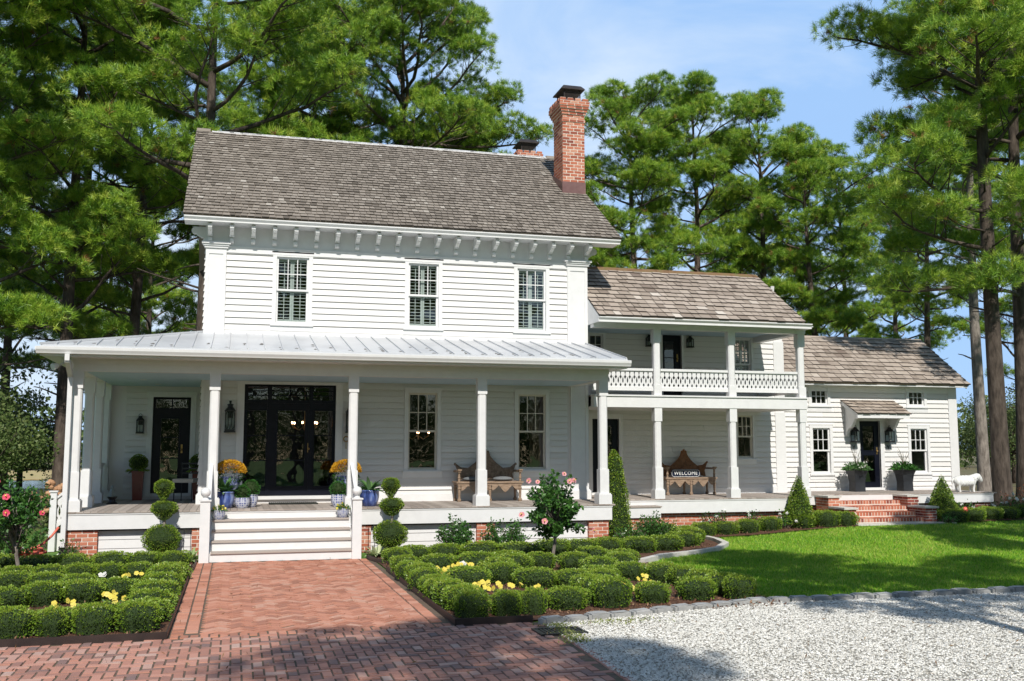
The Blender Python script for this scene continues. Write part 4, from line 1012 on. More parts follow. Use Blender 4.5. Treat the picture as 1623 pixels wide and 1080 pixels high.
for c in (15.66, 18.80): window(FY(YK), c, 3.22, 3.80, .68, panes=(3, 2), lower=False)
door(FY(YK), 16.90, 17.56, .95, 2.80, 0, lites=[(17.04, 17.40, 1.98, 2.66), (17.04, 17.40, 1.10, 1.84)], mun=(), cas=.12, hand=17.48)
KE_Y, KE_Z, KR_Y, KR_Z = 24.5, 3.86, 26.55, 5.33
vv = Vector((0, KR_Y - KE_Y, KR_Z - KE_Z))
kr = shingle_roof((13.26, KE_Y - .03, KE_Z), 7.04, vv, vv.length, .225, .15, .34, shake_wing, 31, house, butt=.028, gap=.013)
mb = MB(); mb.hexa([(13.3, KR_Y, KR_Z - .09), (20.29, KR_Y, KR_Z - .09), (20.29, 29.2, 3.8), (13.3, 29.2, 3.8), (13.3, KR_Y, KR_Z - .01), (20.29, KR_Y, KR_Z - .01), (20.29, 29.2, 3.88), (13.3, 29.2, 3.88)])
mb.hexa([(13.3, KR_Y - .14, KR_Z - .05), (20.3, KR_Y - .14, KR_Z - .05), (20.3, KR_Y + .14, KR_Z - .05), (13.3, KR_Y + .14, KR_Z - .05), (13.3, KR_Y - .02, KR_Z + .05), (20.3, KR_Y - .02, KR_Z + .05), (20.3, KR_Y + .02, KR_Z + .05), (13.3, KR_Y + .02, KR_Z + .05)])
mb.build("ridge_cap", shake_wing, kr)
mb = MB(); mb.box(KX0, 20.26, KE_Y + .01, KE_Y + .03, KE_Z - .09, KE_Z - .03); mb.box(KX0, 20.26, KE_Y + .03, YK - .045, KE_Z - .075, KE_Z - .055)
mb.hexa([(20.22, KE_Y + .04, KE_Z - .12), (20.26, KE_Y + .04, KE_Z - .12), (20.26, KR_Y, KR_Z - .22), (20.22, KR_Y, KR_Z - .22), (20.22, KE_Y + .04, KE_Z - .05), (20.26, KE_Y + .04, KE_Z - .05), (20.26, KR_Y, KR_Z - .09), (20.22, KR_Y, KR_Z - .09)])
mb.build("fascia", trimw, kr)
# hood over the kitchen door
HX0, HX1 = 16.33, 18.02
vv = Vector((0, .78, .40))
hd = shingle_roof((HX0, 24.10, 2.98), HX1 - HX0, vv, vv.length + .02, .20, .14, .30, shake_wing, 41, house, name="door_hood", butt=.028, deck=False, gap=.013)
mb = MB(); mb.hexa([(HX0 + .02, 24.12, 2.86), (HX1 - .02, 24.12, 2.86), (HX1 - .02, YK, 3.26), (HX0 + .02, YK, 3.26), (HX0 + .02, 24.12, 2.975), (HX1 - .02, 24.12, 2.975), (HX1 - .02, YK, 3.375), (HX0 + .02, YK, 3.375)])
mb.build("hood_frame", trimw, hd)
for xx in (HX0 + .12, HX1 - .20):
    mb = MB(); pts = [(YK, 3.24), (YK, 2.38), (YK - .05, 2.36), (YK - .09, 2.42)]
    for k in range(9): t = k / 8; pts.append((YK - .10 - .42 * t, 2.46 + .22 * t ** .6 + .16 * t * t + .03 * math.sin(t * 9)))
    pts += [(YK - .62, 2.84), (YK - .68, 2.90)]
    mb.prism(pts, 'x', xx, xx + .085); mb.build("bracket", trimw, hd)
# kitchen deck and its base
mb = MB(); r = random.Random(12); x = 13.53
while x < 19.74: mb.box(x, x + .118, YKD - .02, YK - .02, DZ - .03, DZ + r.gauss(0, .0006), 0, r.random()); x += .124
mb.box(13.53, 19.74, YKD + .02, YK, DZ - .07, DZ - .035, 0, .1); mb.build("porch_floor", deckm, house)
mb = MB(); mb.box(13.53, 19.75, YKD, YKD + .03, .60, DZ - .032); mb.box(19.72, 19.75, YKD + .03, YK, .60, DZ - .032); mb.box(13.54, 19.76, YKD - .012, YKD, DZ - .055, DZ - .032)
mb.box(14.75, 16.6, YKD - .022, YKD - .013, .70, DZ - .032); mb.build("porch_skirt", trimw, house)
brickwork(19.2, 19.70, YKD + .06, YKD + .5, .05, .60, seed=61, mat=brickd); brickwork(17.3, 19.2, YKD + .5, YKD + .7, .05, .60, name="brick_base", seed=62, mat=brickd)
brickwork(13.5, 14.5, YKD + .12, YKD + .3, .05, .60, name="brick_base", seed=63)

# wall lanterns
def lantern(x, y, z0, h, w, style, facing=-1):
    """z0 bottom, h overall height; hangs on the wall at plane y"""
    yc = y - w * .62; r = w * .5
    mb = MB(); mb.box(x - .05, x + .05, y - .035, y - .0, z0 + h * .45, z0 + h * .75); mb.box(x - .02, x + .02, yc, y - .03, z0 + h * .88, z0 + h * .92)
    mb.box(x - r * 1.12, x + r * 1.12, yc - r * 1.05, yc + r * 1.05, z0, z0 + h * .05); mb.box(x - r, x + r, yc - r * .95, yc + r * .95, z0 + h * .05, z0 + h * .10)
    zb, ztp = z0 + h * .10, z0 + h * .66
    for sx in (-1, 1):
        for sy_ in (-1, 1): mb.box(x + sx * r * .9 - .008, x + sx * r * .9 + .008, yc + sy_ * r * .85 - .008, yc + sy_ * r * .85 + .008, zb, ztp)
    mb.box(x - r * 1.08, x + r * 1.08, yc - r, yc + r, ztp, ztp + h * .03)
    if style == 'gothic':
        for q in range(3):
            c = x + (q - 1) * r * .58; pts = []
            for k in range(17):
                a = 2 * math.pi * k / 16; pts.append((c + r * .29 * math.sin(a), yc - r * .86, (zb + ztp) / 2 - (ztp - zb) * .48 * math.cos(a)))
            mb.tube(pts, .006, 5); pts = [(p[0], yc + r * .86, p[2]) for p in pts]; mb.tube(pts, .006, 5)
        mb.lathe([(r * 1.0, 0), (r * .95, h * .03), (r * .55, h * .10), (r * .50, h * .15), (r * .62, h * .16), (r * .60, h * .19), (r * .2, h * .205), (r * .2, h * .25), (r * .26, h * .255), (r * .24, h * .30), (.0, h * .305)], (x, yc, ztp + h * .03), 8)
    else:
        mb.box(x - .006, x + .006, yc - r * .86 - .006, yc - r * .86 + .006, zb, ztp)
        mb.lathe([(r * 1.15, 0), (r * 1.0, h * .05), (r * .55, h * .16), (r * .5, h * .22), (r * .2, h * .24), (.0, h * .25)], (x, yc, ztp + h * .03), 12)
        mb.tube([(x + .035 * math.cos(a), yc, ztp + h * .29 + .035 * math.sin(a)) for a in [math.pi * 2 * k / 10 for k in range(11)]], .007, 5)
    o = mb.build("wall_lantern", blackm, house)
    g = MB(); g.box(x - r * .84, x + r * .84, yc - r * .80, yc + r * .80, zb + .004, ztp - .004); g.build("lantern_glass", lampglass, o)
    c = MB()
    for dx in (-.025, .025): c.tube([(x + dx, yc, zb), (x + dx, yc, zb + h * .26)], .009, 8)
    c.build("candle", M("candle_wax", [(.75, .72, .62), (.82, .8, .72)]), o)
    return o
lantern(-.115, YM - .024, 2.36, .68, .21, 'gothic'); lantern(2.43, YM - .024, 2.36, .68, .21, 'gothic')
lantern(-2.12, YLB - .02, 2.37, .44, .16, 'box')
lantern(10.30, YWW - .02, 4.66, .33, .15, 'box'); lantern(11.45, YWW - .02, 4.66, .33, .15, 'box')
for xx in (16.69, 17.80):
    o = lantern(xx, YK - .02, 2.20, .46, .19, 'box')
    p = MB(); x0 = xx - .05; y = YK - .03
    p.box(x0 - .03, x0 + .13, y - .012, y, 1.99, 2.17, 0); p.build("plaque", M("pewter_plaque", [(.30, .30, .31), (.4, .4, .41)], metal=.3), o)
    q = MB(); q.bar((x0 + .015, y - .018, 2.12), (x0 + .05, y - .018, 2.05), .016, .008, up=(0, 1, 0)); q.bar((x0 + .085, y - .018, 2.12), (x0 + .05, y - .018, 2.05), .016, .008, up=(0, 1, 0)); q.bar((x0 + .05, y - .018, 2.05), (x0 + .05, y - .018, 2.01), .016, .008, up=(0, 1, 0)); q.build("plaque_mark", blackm, o)
# brass bell by the main door
mb = MB(); mb.tube([(2.34, YM - .07 - .0, 2.29), (2.34, YM - .02, 2.29)], .012, 6); mb.tube([(2.34 + .055 * math.cos(a), YM - .07, 2.23 + .055 * math.sin(a)) for a in [math.pi * 2 * k / 14 for k in range(15)]], .013, 6); mb.tube([(2.34, YM - .07, 2.18), (2.34, YM - .07, 2.02)], [.006, .012], 6)
mb.build("bell_pull", brass, house)

# --- brick steps to the kitchen door
t = thing("brick_steps", (15.7, 22.4, gz(15.7, 22)), "red brick steps with stepped side walls up to the white kitchen porch", "steps")
zg = gz(15.7, 22.0); rise = (DZ - .028 - zg - .13) / 4
mb = MB(); r = random.Random(71)
for k in range(4):
    y0 = 21.9 + k * .30; z0, z1 = zg - .06 if k == 0 else zg + k * rise, zg + (k + 1) * rise
    mb.box(14.66, 16.62, y0 + .006, YKD - .03, z0, z1 - .006, 1)
    x = 14.662
    while x < 16.6:       # rowlock edge bricks
        mb.box(x + .006, min(x + .074, 16.618), y0, y0 + .20, zg + (k + 1) * rise - .085, z1, 0, r.random() * .96 + .02); x += .086
    x = 14.662; off = .1 if k % 2 else 0
    while x < 16.6:
        mb.box(x + .003, min(x + .20, 16.618), y0 + .215, y0 + .305, z1 - .05, z1 - .001, 0, r.random() * .96 + .02); x += .2055
    x = 14.662 - off
    if rise > .12:
        while x < 16.6:
            a, b = max(x + .003, 14.662), min(x + .20, 16.618); x += .2055
            if b > a + .02: mb.box(a, b, y0 + .001, y0 + .05, max(zg - .05, z1 - .175), z1 - .113, 0, r.random() * .96 + .02)
o = mb.build("steps", [brickm, mortar], t)
#
for (xa, xb, mt, sd) in ((14.33, 14.655, brickm, 1), (16.625, 16.95, brickd, 2)):
    c = MB(); brickwork(xa, xb, 22.5, YKD - .03, zg - .1, DZ - .06, mb=c, seed=80 + sd); brickwork(xa, xb, 21.82, 22.495, zg - .1, zg + .36, mb=c, seed=90 + sd)
    cw = c.build("side_wall", [mt, mortar], t)
    c = MB(); c.box(xa - .03, xb + .03, 22.47, YKD - .03, DZ - .06, DZ - .015); c.box(xa - .035, xb + .035, 21.77, 22.468, zg + .36, zg + .405); c.build("cap_stone", palestone, cw)

# chandeliers glimpsed behind the glass
for (x, y, z, lab) in ((4.25, 24.2, 2.35, "lit brass chandelier seen through the porch window left of the bench"), (1.55, 24.0, 2.55, "lit brass chandelier seen through the dark front door")):
    t = thing("chandelier", (x, y, z), lab, "chandelier", "chandeliers inside the house")
    mb = MB(); mb.tube([(0, 0, -.1), (0, 0, 1.35)], .012, 6); b = MB()
    for k in range(6):
        a = k * math.pi / 3 + .3; c, s = math.cos(a) * .3, math.sin(a) * .3; mb.tube([(0, 0, 0), (c * .5, s * .5, -.1), (c, s, -.02), (c, s, .04)], .008, 6); b.ball((c, s, .07), .020, (1, 1, 1.5), 6)
    mb.build("arms", brass, t, loc=(0, 0, 0)); b.build("bulbs", emit_mat("warm_bulb", (1.0, .55, .28), 14), t, loc=(0, 0, 0))

# ------------------------------------------------------------------ porch furniture
def bench(loc, rz, label, back, w=1.50, name="carved_bench"):
    t = thing(name, loc, label, "bench", None, rz)
    L = lambda m, n, mt: m.build(n, mt, t, loc=(0, 0, 0))
    hw = w / 2; d = .48
    mb = MB(); mb.box(-hw - .03, hw + .03, -d / 2 - .02, d / 2, .405, .44); mb.box(-hw, hw, -d / 2 + .0, d / 2, .36, .405); L(mb, "seat", oakw)
    for x in (-hw + .04, 0, hw - .04):
        for y in (-d / 2 + .03, d / 2 - .03):
            mb = MB(); mb.lathe([(.036, 0), (.045, .02), (.045, .055), (.026, .075), (.032, .26), (.042, .275), (.042, .30), (.03, .31), (.034, .36)], (x, y, 0), 8); L(mb, "leg", oakw)
    mb = MB()   # scalloped apron in two bays
    for xa, xb in ((-hw + .08, -.04), (.04, hw - .08)):
        pts = [(xa, .36), (xa, .26)]
        for k in range(17):
            q = k / 16; pts.append((xa + (xb - xa) * q, .355 - .11 * abs(math.cos(math.pi * q * 2)) ** 1.0 - (.045 * math.exp(-((q - .5) / .09) ** 2))))
        pts += [(xb, .26), (xb, .36)]
        mb.prism(pts, 'y', -d / 2, -d / 2 + .025)
    L(mb, "apron", oakw)
    for sx in (-1, 1):
        mb = MB(); x = sx * (hw - .035); mb.lathe([(.028, .44), (.024, .5), (.034, .52), (.024, .56), (.026, .64)], (x, -d / 2 + .035, 0), 8); mb.box(x - .035, x + .035, -d / 2 - .02, d / 2, .64, .685); mb.box(x - .045, x + .045, -d / 2 - .045, -d / 2 + .04, .68, .705); L(mb, "armrest", oakw)
    mb = MB(); out = []; hh = hw - .06
    top = []
    for k in range(41):
        s = -1 + k / 20; a = abs(s); z = .70
        if a < .10: z = 1.085 - 1.2 * a * a
        elif a < .60: q = (a - .10) / .5; z = 1.06 - .36 * (q ** .62)
        elif a < .86: q = (a - .6) / .26; z = .70 + .02 * q
        else: q = (a - .86) / .14; z = .72 + .09 * q
        top.append((s * (hh + (.03 * max(0, (a - .8) / .2))), z))
    bot = [(hh - .02, .46)]
    for k in range(15): q = k / 14; bot.append((hh - .05 - (2 * hh - .1) * q, .455 + .06 * abs(math.sin(math.pi * q * 2))))
    bot.append((-hh + .02, .46))
    mid = [(hh - .05, .60)]; midl = [(-hh + .05, .60)]
    mb.prism([(p[0], p[1]) for p in top] + mid + bot + midl, 'y', d / 2 - .06, d / 2 - .01)
    bk = L(mb, "backrest", back)
    c = MB(); c.tube([(x, d / 2 - .035, z + .012) for x, z in top], .018, 6); c.ball((0, d / 2 - .035, 1.12), .035, (1, .8, 1), 6); c.ball((.055, d / 2 - .035, 1.085), .03, (1, .8, 1), 6); c.ball((-.055, d / 2 - .035, 1.085), .03, (1, .8, 1), 6); c.ball((hh + .03, d / 2 - .035, .815), .03, (1, .8, 1), 6); c.ball((-hh - .03, d / 2 - .035, .815), .03, (1, .8, 1), 6)
    c.build("crest", back, bk, loc=(0, 0, 0))
    b = MB()
    for r_ in range(5):
        for q in range(11):
            x = -hh + .12 + q * (2 * hh - .24) / 10 + (.03 if r_ % 2 else -.03); z = .54 + r_ * .10; a = abs(x / hh); lim = 1.0 - .36 * (max(0, (a - .1)) / .5) ** .62 if a < .6 else .66
            if z < lim - .02: b.ball((x, d / 2 - .062, z), .010, (1, .6, 1), 4)
    b.build("studs", blackm, bk, loc=(0, 0, 0))
    return t
b1 = bench((5.45, 22.02, DZ), 0, "carved wooden bench with studded grey brown back between two porch windows", wicker, 1.46)
for k, x in enumerate((-.34, .34)):
    mb = MB(); mb.ball((0, 0, 0), 1, (.23, .19, .055), 10); o = mb.build("seat_cushion", greyfab, None, True, loc=(5.45 + x, 22.0, DZ + .49))
    tag(o, ("grey seat cushion on the left half of the studded bench", "grey seat cushion on the right half of the studded bench")[k], "cushion", "grey cushions on the studded bench")
b2 = bench((11.16, 23.88, DZ), 0, "carved bench with red brown back holding the welcome sign", rustw, 1.36)
t = thing("welcome_sign", (11.02, 23.68, DZ + .44), "dark navy sign reading WELCOME in white letters on the bench", "sign")
mb = MB(); W2, H2 = .40, .20
def rr_poly(hw, h, r, n=6):
    pts = []
    for (cx, cz, a0) in ((hw - r, r, -90), (hw - r, h - r, 0), (-hw + r, h - r, 90), (-hw + r, r, 180)):
        for k in range(n + 1): a = R_(a0 + 90 * k / n); pts.append((cx + r * math.cos(a), cz + r * math.sin(a)))
    return pts
mb.prism(rr_poly(W2, .205, .08), 'y', 0, .02); mb.build("board", M("sign_navy", [(.008, .012, .03), (.014, .02, .045)], rough=.4), t, loc=(0, 0, 0))
mb = MB(); p = rr_poly(W2 - .02, .165, .065); mb.tube([(x, -.002, z + .02) for x, z in p] + [(p[0][0], -.002, p[0][1] + .02)], .005, 4); mb.build("border", M("sign_white", [(.75, .75, .72), (.8, .8, .78)]), t, loc=(0, 0, 0))
fc = bpy.data.curves.new("welcome_text", 'FONT'); fc.body = "WELCOME"; fc.align_x = 'CENTER'; fc.align_y = 'CENTER'; fc.size = .135; fc.extrude = .003; fc.offset = .0; fc.space_character = 1.12
fo = bpy.data.objects.new("tmp_text", fc); COL.objects.link(fo)
me = bpy.data.meshes.new_from_object(fo.evaluated_get(bpy.context.evaluated_depsgraph_get())); bpy.data.objects.remove(fo)
me.materials.clear(); me.materials.append(bpy.data.materials["sign_white"])
o = link("lettering", me, t, (0, -.004, .1025)); o.rotation_euler = (R_(90), 0, 0); o.scale = (.92, 1, 1)
mb = MB(); mb.box(.72, 1.72, 21.75, 22.18, DZ + .002, DZ + .022)
for k in range(24): mb.box(.73 + k * .041, .755 + k * .041, 21.76, 22.17, DZ + .022, DZ + .030)
tag(mb.build("door_mat", rubber), "black ribbed rubber mat before the dark front door", "door mat")

# left porch things
def leafball(n, r, sc=(1, 1, 1), seed=0, L=.03, W=.02, flat_top=False, inner=.80, spread=.8):
    q = np.random.default_rng(seed); d = unit(q.normal(0, 1, (n, 3))); rad = q.uniform(inner, 1.0, (n, 1)) ** .7
    # lumpiness
    lump = 1 + .06 * np.sin(d[:, :1] * 5 + seed) * np.cos(d[:, 1:2] * 6 + seed * 2) + .04 * np.sin(d[:, 2:3] * 9 + seed)
    c = d * rad * r * lump * np.array(sc)
    return c, d
def potted(name, loc, label, cat, prof, potmat, plants, group=None, n=24):
    """prof: lathe profile of the pot; plants: list of (part name, mesh)"""
    t = thing(name, loc, label, cat, group)
    mb = MB(); mb.lathe(prof, (0, 0, 0), n); h = prof[-1][1]
    p = mb.build("pot", potmat, t, True, loc=(0, 0, 0))
    s = MB(); s.lathe([(prof[-1][0] * .96, h - .012), (0, h - .01)], (0, 0, 0), n); s.build("soil", mulch, p, loc=(0, 0, 0))
    for nm, me in plants: link(nm, me, t, (0, 0, 0))
    return t
def ball_mesh(name, n, r, cz, mat, seed, sc=(1, 1, 1), L=.03, W=.02, core=True, coremat=None):
    c, d = leafball(n, r, sc, seed); c = c + np.array([0, 0, cz]); V = leaves(c, d, L, W, .8, seed); ti = np.random.default_rng(seed).random(n)
    if not core: return np_mesh(name, V, 4, mat, ti)
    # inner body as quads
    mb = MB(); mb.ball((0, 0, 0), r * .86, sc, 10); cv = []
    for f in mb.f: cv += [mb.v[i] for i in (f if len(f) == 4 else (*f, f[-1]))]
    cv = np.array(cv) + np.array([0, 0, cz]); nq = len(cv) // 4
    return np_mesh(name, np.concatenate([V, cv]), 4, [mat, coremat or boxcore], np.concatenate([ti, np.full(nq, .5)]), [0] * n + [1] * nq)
for (x, lab) in ((-2.10, "tall dark red square planter with clipped ball by the lantern"), (-.80, "tall dark red planter with clipped ball right of the side door")):
    t = thing("tall_planter", (x, YLB - .38, DZ), lab, "planter", "tall red planters on the side porch")
    mb = MB(); w0, w1 = .10, .125; mb.hexa([(-w0, -w0, 0), (w0, -w0, 0), (w0, w0, 0), (-w0, w0, 0), (-w1, -w1, .62), (w1, -w1, .62), (w1, w1, .62), (-w1, w1, .62)]); mb.box(-w1 - .015, w1 + .015, -w1 - .015, w1 + .015, .62, .66)
    mb.build("pot", redpot, t, loc=(0, 0, 0))
    link("clipped_ball", ball_mesh("clipped_ball", 1500, .195, .84, boxleaf, 5, (1, 1, .92), .03, .018), t, (0, 0, 0))
    k = 50; a = rng.uniform(0, 6.28, k); c = np.stack([.15 * np.cos(a), .15 * np.sin(a), np.full(k, .68)], 1); link("trailing_leaves", np_mesh("trailing_leaves", leaves(c, np.stack([np.cos(a), np.sin(a), -.1 * np.ones(k)], 1), .12, .04, .3, 1), 4, boxleaf, rng.random(k)), t, (0, 0, 0))
t = thing("porch_chair", (-1.0, 23.55, DZ), "black metal framed chair with pale seat beside the side door", "chair", None, R_(-20))
for x in (-.2, .2):
    for y in (-.2, .2):
        mb = MB(); mb.tube([(x, y, 0), (x, y, .43 if y < 0 else .85)], .011, 6); mb.build("leg", blackm, t, loc=(0, 0, 0))
mb = MB(); mb.box(-.23, .23, -.23, .23, .42, .50); mb.build("seat", M("oatmeal_cloth", [(.42, .38, .33), (.5, .46, .41)], rough=.9), t, loc=(0, 0, 0))
mb = MB()
for z in (.62, .72, .83): mb.bar((-.2, .2, z), (.2, .2, z), .012, .03)
mb.build("back_slats", blackm, t, loc=(0, 0, 0))
t = thing("floor_lantern", (-2.46, 22.9, DZ), "small grey metal lantern standing on the porch floor by the post", "lantern")
mb = MB(); mb.lathe([(.11, 0), (.115, .02), (.075, .05), (.06, .09), (.10, .14), (.105, .155)], (0, 0, 0), 8); mb.build("base", blackm, t, loc=(0, 0, 0))
mb = MB(); mb.lathe([(.085, .155), (.055, .29), (.035, .31), (.03, .35), (.012, .38), (.0, .39)], (0, 0, 0), 4); mb.build("hood", M("verdigris_metal", [(.16, .19, .19), (.25, .29, .29)], rough=.5, metal=.4), t, loc=(0, 0, 0))
# ------------------------------------------------------------------ pots by the steps
def strap_mesh(n, seed, L=.32, W=.06, mat=broadpot, z=.0, spread=.9, segs=5):
    q = random.Random(seed); mb = MB()
    for k in range(n):
        a = q.uniform(0, 6.28); l = L * q.uniform(.6, 1.1); up = q.uniform(.35, 1.25); w = W * q.uniform(.7, 1.1); P = []
        for s in range(segs + 1):
            t_ = s / segs; rad = .03 + l * t_ * math.cos(up * (1 - .0)) * (1 + .2 * t_); h = z + l * math.sin(up) * t_ - .55 * l * t_ * t_ * (1.2 - up * .6)
            ww = w * math.sin(math.pi * (.12 + .88 * t_) ** .8) * .5 + .002
            c, s_ = math.cos(a), math.sin(a); P.append([(rad * c - ww * s_, rad * s_ + ww * c, h), (rad * c, rad * s_, h - ww * .3), (rad * c + ww * s_, rad * s_ - ww * c, h)])
        ti = q.random()
        for s in range(segs):
            mb.add(P[s] + P[s + 1], [(0, 1, 4, 3), (1, 2, 5, 4)], 0, ti)
    return mb.mesh("strap_leaves", mat, True)
def mum_mesh(seed, r=.30, z=.35):
    q = np.random.default_rng(seed); n = 2600; d = unit(q.normal(0, 1, (n, 3))); d[:, 2] = np.abs(d[:, 2]) * 1.0 - .12; d = unit(d)
    rad = 1 + .05 * np.sin(d[:, :1] * 7) * np.sin(d[:, 1:2] * 8)
    c = d * r * rad * np.array([1, 1, .72]) * q.uniform(.93, 1.0, (n, 1)) + np.array([0, 0, z]); V = leaves(c, d, .030, .030, 1.1, seed)
    return np_mesh("blooms", V, 4, mump, q.random(n))
potprof = lambda r, h: [(r * .62, 0), (r * .70, .01), (r * .93, h * .4), (r, h * .72), (r * .97, h * .92), (r * 1.02, h * .94), (r * 1.02, h)]
bowl = lambda r, h: [(r * .66, 0), (r * .72, .01), (r * .92, h * .35), (r, h * .65), (r * .94, h * .95), (r * .96, h)]
urn = lambda r, h: [(r * .5, 0), (r * .55, .03), (r * .35, .08), (r * .6, h * .3), (r * .95, h * .62), (r, h * .85), (r * .88, h * .95), (r * .95, h)]
for (x, lab, sd) in ((-.08, "golden chrysanthemum dome in a tall blue and white urn left of the door", 1), (2.24, "golden chrysanthemum dome in a blue urn behind the porch post", 2)):
    p = ball_mesh("foliage", 500, .26, .60, hibleaf, sd, (1, 1, .55), .05, .025, False)
    potted("chrysanthemum", (x, 21.3, DZ), lab, "potted flowers", urn(.20, .60), plumchina, [("foliage", p), ("blooms", mum_mesh(sd, .305, .70))], "chrysanthemums flanking the front door")
for (x, y, lab, sd) in ((-.17, 20.75, "green strap leaved plant in a glossy cobalt pot beside the left porch post", 3), (2.66, 20.72, "broad leaved plant in a glossy blue streaked pot right of the steps", 4)):
    potted("leafy_pot_plant", (x, y, DZ), lab, "potted plant", potprof(.20, .32), cobalt, [("leaves", strap_mesh(46, sd, .42, .085, broadpot, .31))], "leafy plants in cobalt pots")
def ballpot(x, y, lab, r, h, br, sd, mt=bluedot):
    potted("boxwood_pot", (x, y, DZ), lab, "potted plant", bowl(r, h), mt, [("clipped_ball", ball_mesh("clipped_ball", 1300, br, h + br * .62, freshball, sd, (1, 1, .95), .026, .017))], "round boxwoods in dotted pots")
ballpot(.17, 20.72, "small green ball in a dotted bowl before the gold flowers at left", .15, .20, .145, 11)
ballpot(.33, 21.05, "larger green ball in a dotted pot behind the small left ball", .15, .25, .175, 12)
ballpot(2.04, 20.78, "clipped green ball in a dotted pot left of the right porch post", .15, .24, .165, 13)
ballpot(2.30, 21.02, "green ball in a dotted pot hidden behind the right porch post", .14, .22, .15, 14)
for (x, lab, sd) in ((-.25, "small patterned pot of yellow flowers at the left end of the top step", 1), (2.06, "small patterned pot of yellow flowers at the right end of the top step", 2)):
    q = np.random.default_rng(sd); c, d = leafball(90, .10, (1, 1, .6), sd); c[:, 2] = np.abs(c[:, 2]); c += [0, 0, .17]
    c2, d2 = leafball(26, .11, (1, 1, .7), sd + 5); c2[:, 2] = np.abs(c2[:, 2]); c2 += [0, 0, .19]
    potted("flower_pot", (x, 20.03, DZ - .1726), lab, "potted flowers", bowl(.115, .175), bluesmall, [("leaves", np_mesh("leaves", leaves(c, d, .06, .03, .6, sd), 4, broadpot, q.random(90))), ("blooms", np_mesh("blooms", leaves(c2, d2, .05, .05, .8, sd), 4, yellowp, q.random(26)))], "small flower pots on the top step")
# charcoal planters by the kitchen door
for (x, lab, sd) in ((16.42, "tall charcoal flared planter of white flowers left of the kitchen door", 1), (17.93, "tall charcoal flared planter of green plants right of the kitchen door", 2)):
    t = thing("flared_planter", (x, 24.36, DZ), lab, "planter", "charcoal planters flanking the kitchen door")
    mb = MB(); 
    lv = [(.155, 0), (.155, .02), (.15, .25), (.175, .45), (.23, .60), (.235, .62)]
    for (a, za), (b, zb) in zip(lv[:-1], lv[1:]): mb.hexa([(-a, -a, za), (a, -a, za), (a, a, za), (-a, a, za), (-b, -b, zb), (b, -b, zb), (b, b, zb), (-b, b, zb)])
    mb.build("pot", charpot, t, loc=(0, 0, 0))
    q = np.random.default_rng(sd); c, d = leafball(900, .36, (1, 1, .55), sd, inner=.3); c[:, 2] = np.abs(c[:, 2]) * 1.0 - .06; c += [0, 0, .64]
    link("leaves", np_mesh("leaves", leaves(c, d, .075, .04, .9, sd), 4, broadpot if sd == 1 else freshball, q.random(900)), t, (0, 0, 0))
    c2, d2 = leafball(14 if sd == 1 else 8, .37, (1, 1, .5), sd + 7); c2[:, 2] = np.abs(c2[:, 2]); c2 += [0, 0, .66]; c2 = np.repeat(c2, 4, 0)
    link("blooms", np_mesh("blooms", leaves(c2, np.repeat(d2, 4, 0), .045, .04, 1.0, sd), 4, whitep, q.random(len(c2))), t, (0, 0, 0))
    mb = MB()
    for k in range(12): a = q.uniform(0, 6.28); l = q.uniform(.35, .65); mb.tube([(0, 0, .6), (.06 * math.cos(a), .06 * math.sin(a), .6 + l * .6), (.16 * math.cos(a), .16 * math.sin(a), .6 + l)], [.006, .005, .002], 4)
    mb.build("spiky_grass", M("bronze_grass", [(.06, .06, .03), (.12, .10, .05)]), t, loc=(0, 0, 0))

# white carved sheep on the deck end: lofted body, head and legs fused into one surface
def sheep_mesh():
    mb = MB(); pts = []; rad = []
    for k in range(50):
        s = k / 49; x = -.40 + .66 * s; groove = .80 + .20 * abs(math.sin(s * math.pi * 7)); e = math.sqrt(max(0.02, 1 - abs(2 * s - 1) ** 5))
        pts.append((x, 0, .285 + .02 * s)); rad.append(.172 * groove * e)
    mb.tube(pts, rad, 22, flat=.75)
    mb.tube([(.17, 0, .33), (.25, 0, .37), (.32, 0, .40)], [.13, .11, .09], 14)
    mb.tube([(.29, 0, .42), (.36, 0, .405), (.42, 0, .345), (.46, 0, .295), (.475, 0, .275)], [.088, .092, .074, .054, .038], 12)
    for s in (-1, 1):
        mb.tube([(.31, s * .05, .43), (.28, s * .10, .41), (.26, s * .13, .37)], [.03, .028, .012], 8)
        for x, dx in ((-.28, -.01), (.16, .012)):
            mb.tube([(x, s * .065, .26), (x + dx, s * .065, .14), (x, s * .065, .05), (x + .012, s * .065, 0)], [.055, .036, .028, .034], 10)
    mb.tube([(-.40, 0, .36), (-.46, 0, .30), (-.45, 0, .22)], [.035, .03, .018], 8)
    me = mb.mesh("sheep_tmp", sheepw); o = bpy.data.objects.new("sheep_tmp", me); COL.objects.link(o)
    m = o.modifiers.new("r", 'REMESH'); m.mode = 'VOXEL'; m.voxel_size = .009; m.use_smooth_shade = True
    out = bpy.data.meshes.new_from_object(o.evaluated_get(bpy.context.evaluated_depsgraph_get())); bpy.data.objects.remove(o); out.name = "sheep_figure"; return out
t = thing("sheep_figure", (19.18, 23.42, DZ), "white carved wooden sheep standing on the right end of the deck", "sheep statue")
link("body", sheep_mesh(), t, (0, 0, .0))
mb = MB()
for s in (-1, 1): mb.ball((.392, s * .058, .40), .011, (1, 1, 1), 5); mb.ball((.468, s * .018, .285), .006, (1, 1, 1), 4)
mb.build("eyes", blackm, t, loc=(0, 0, 0))
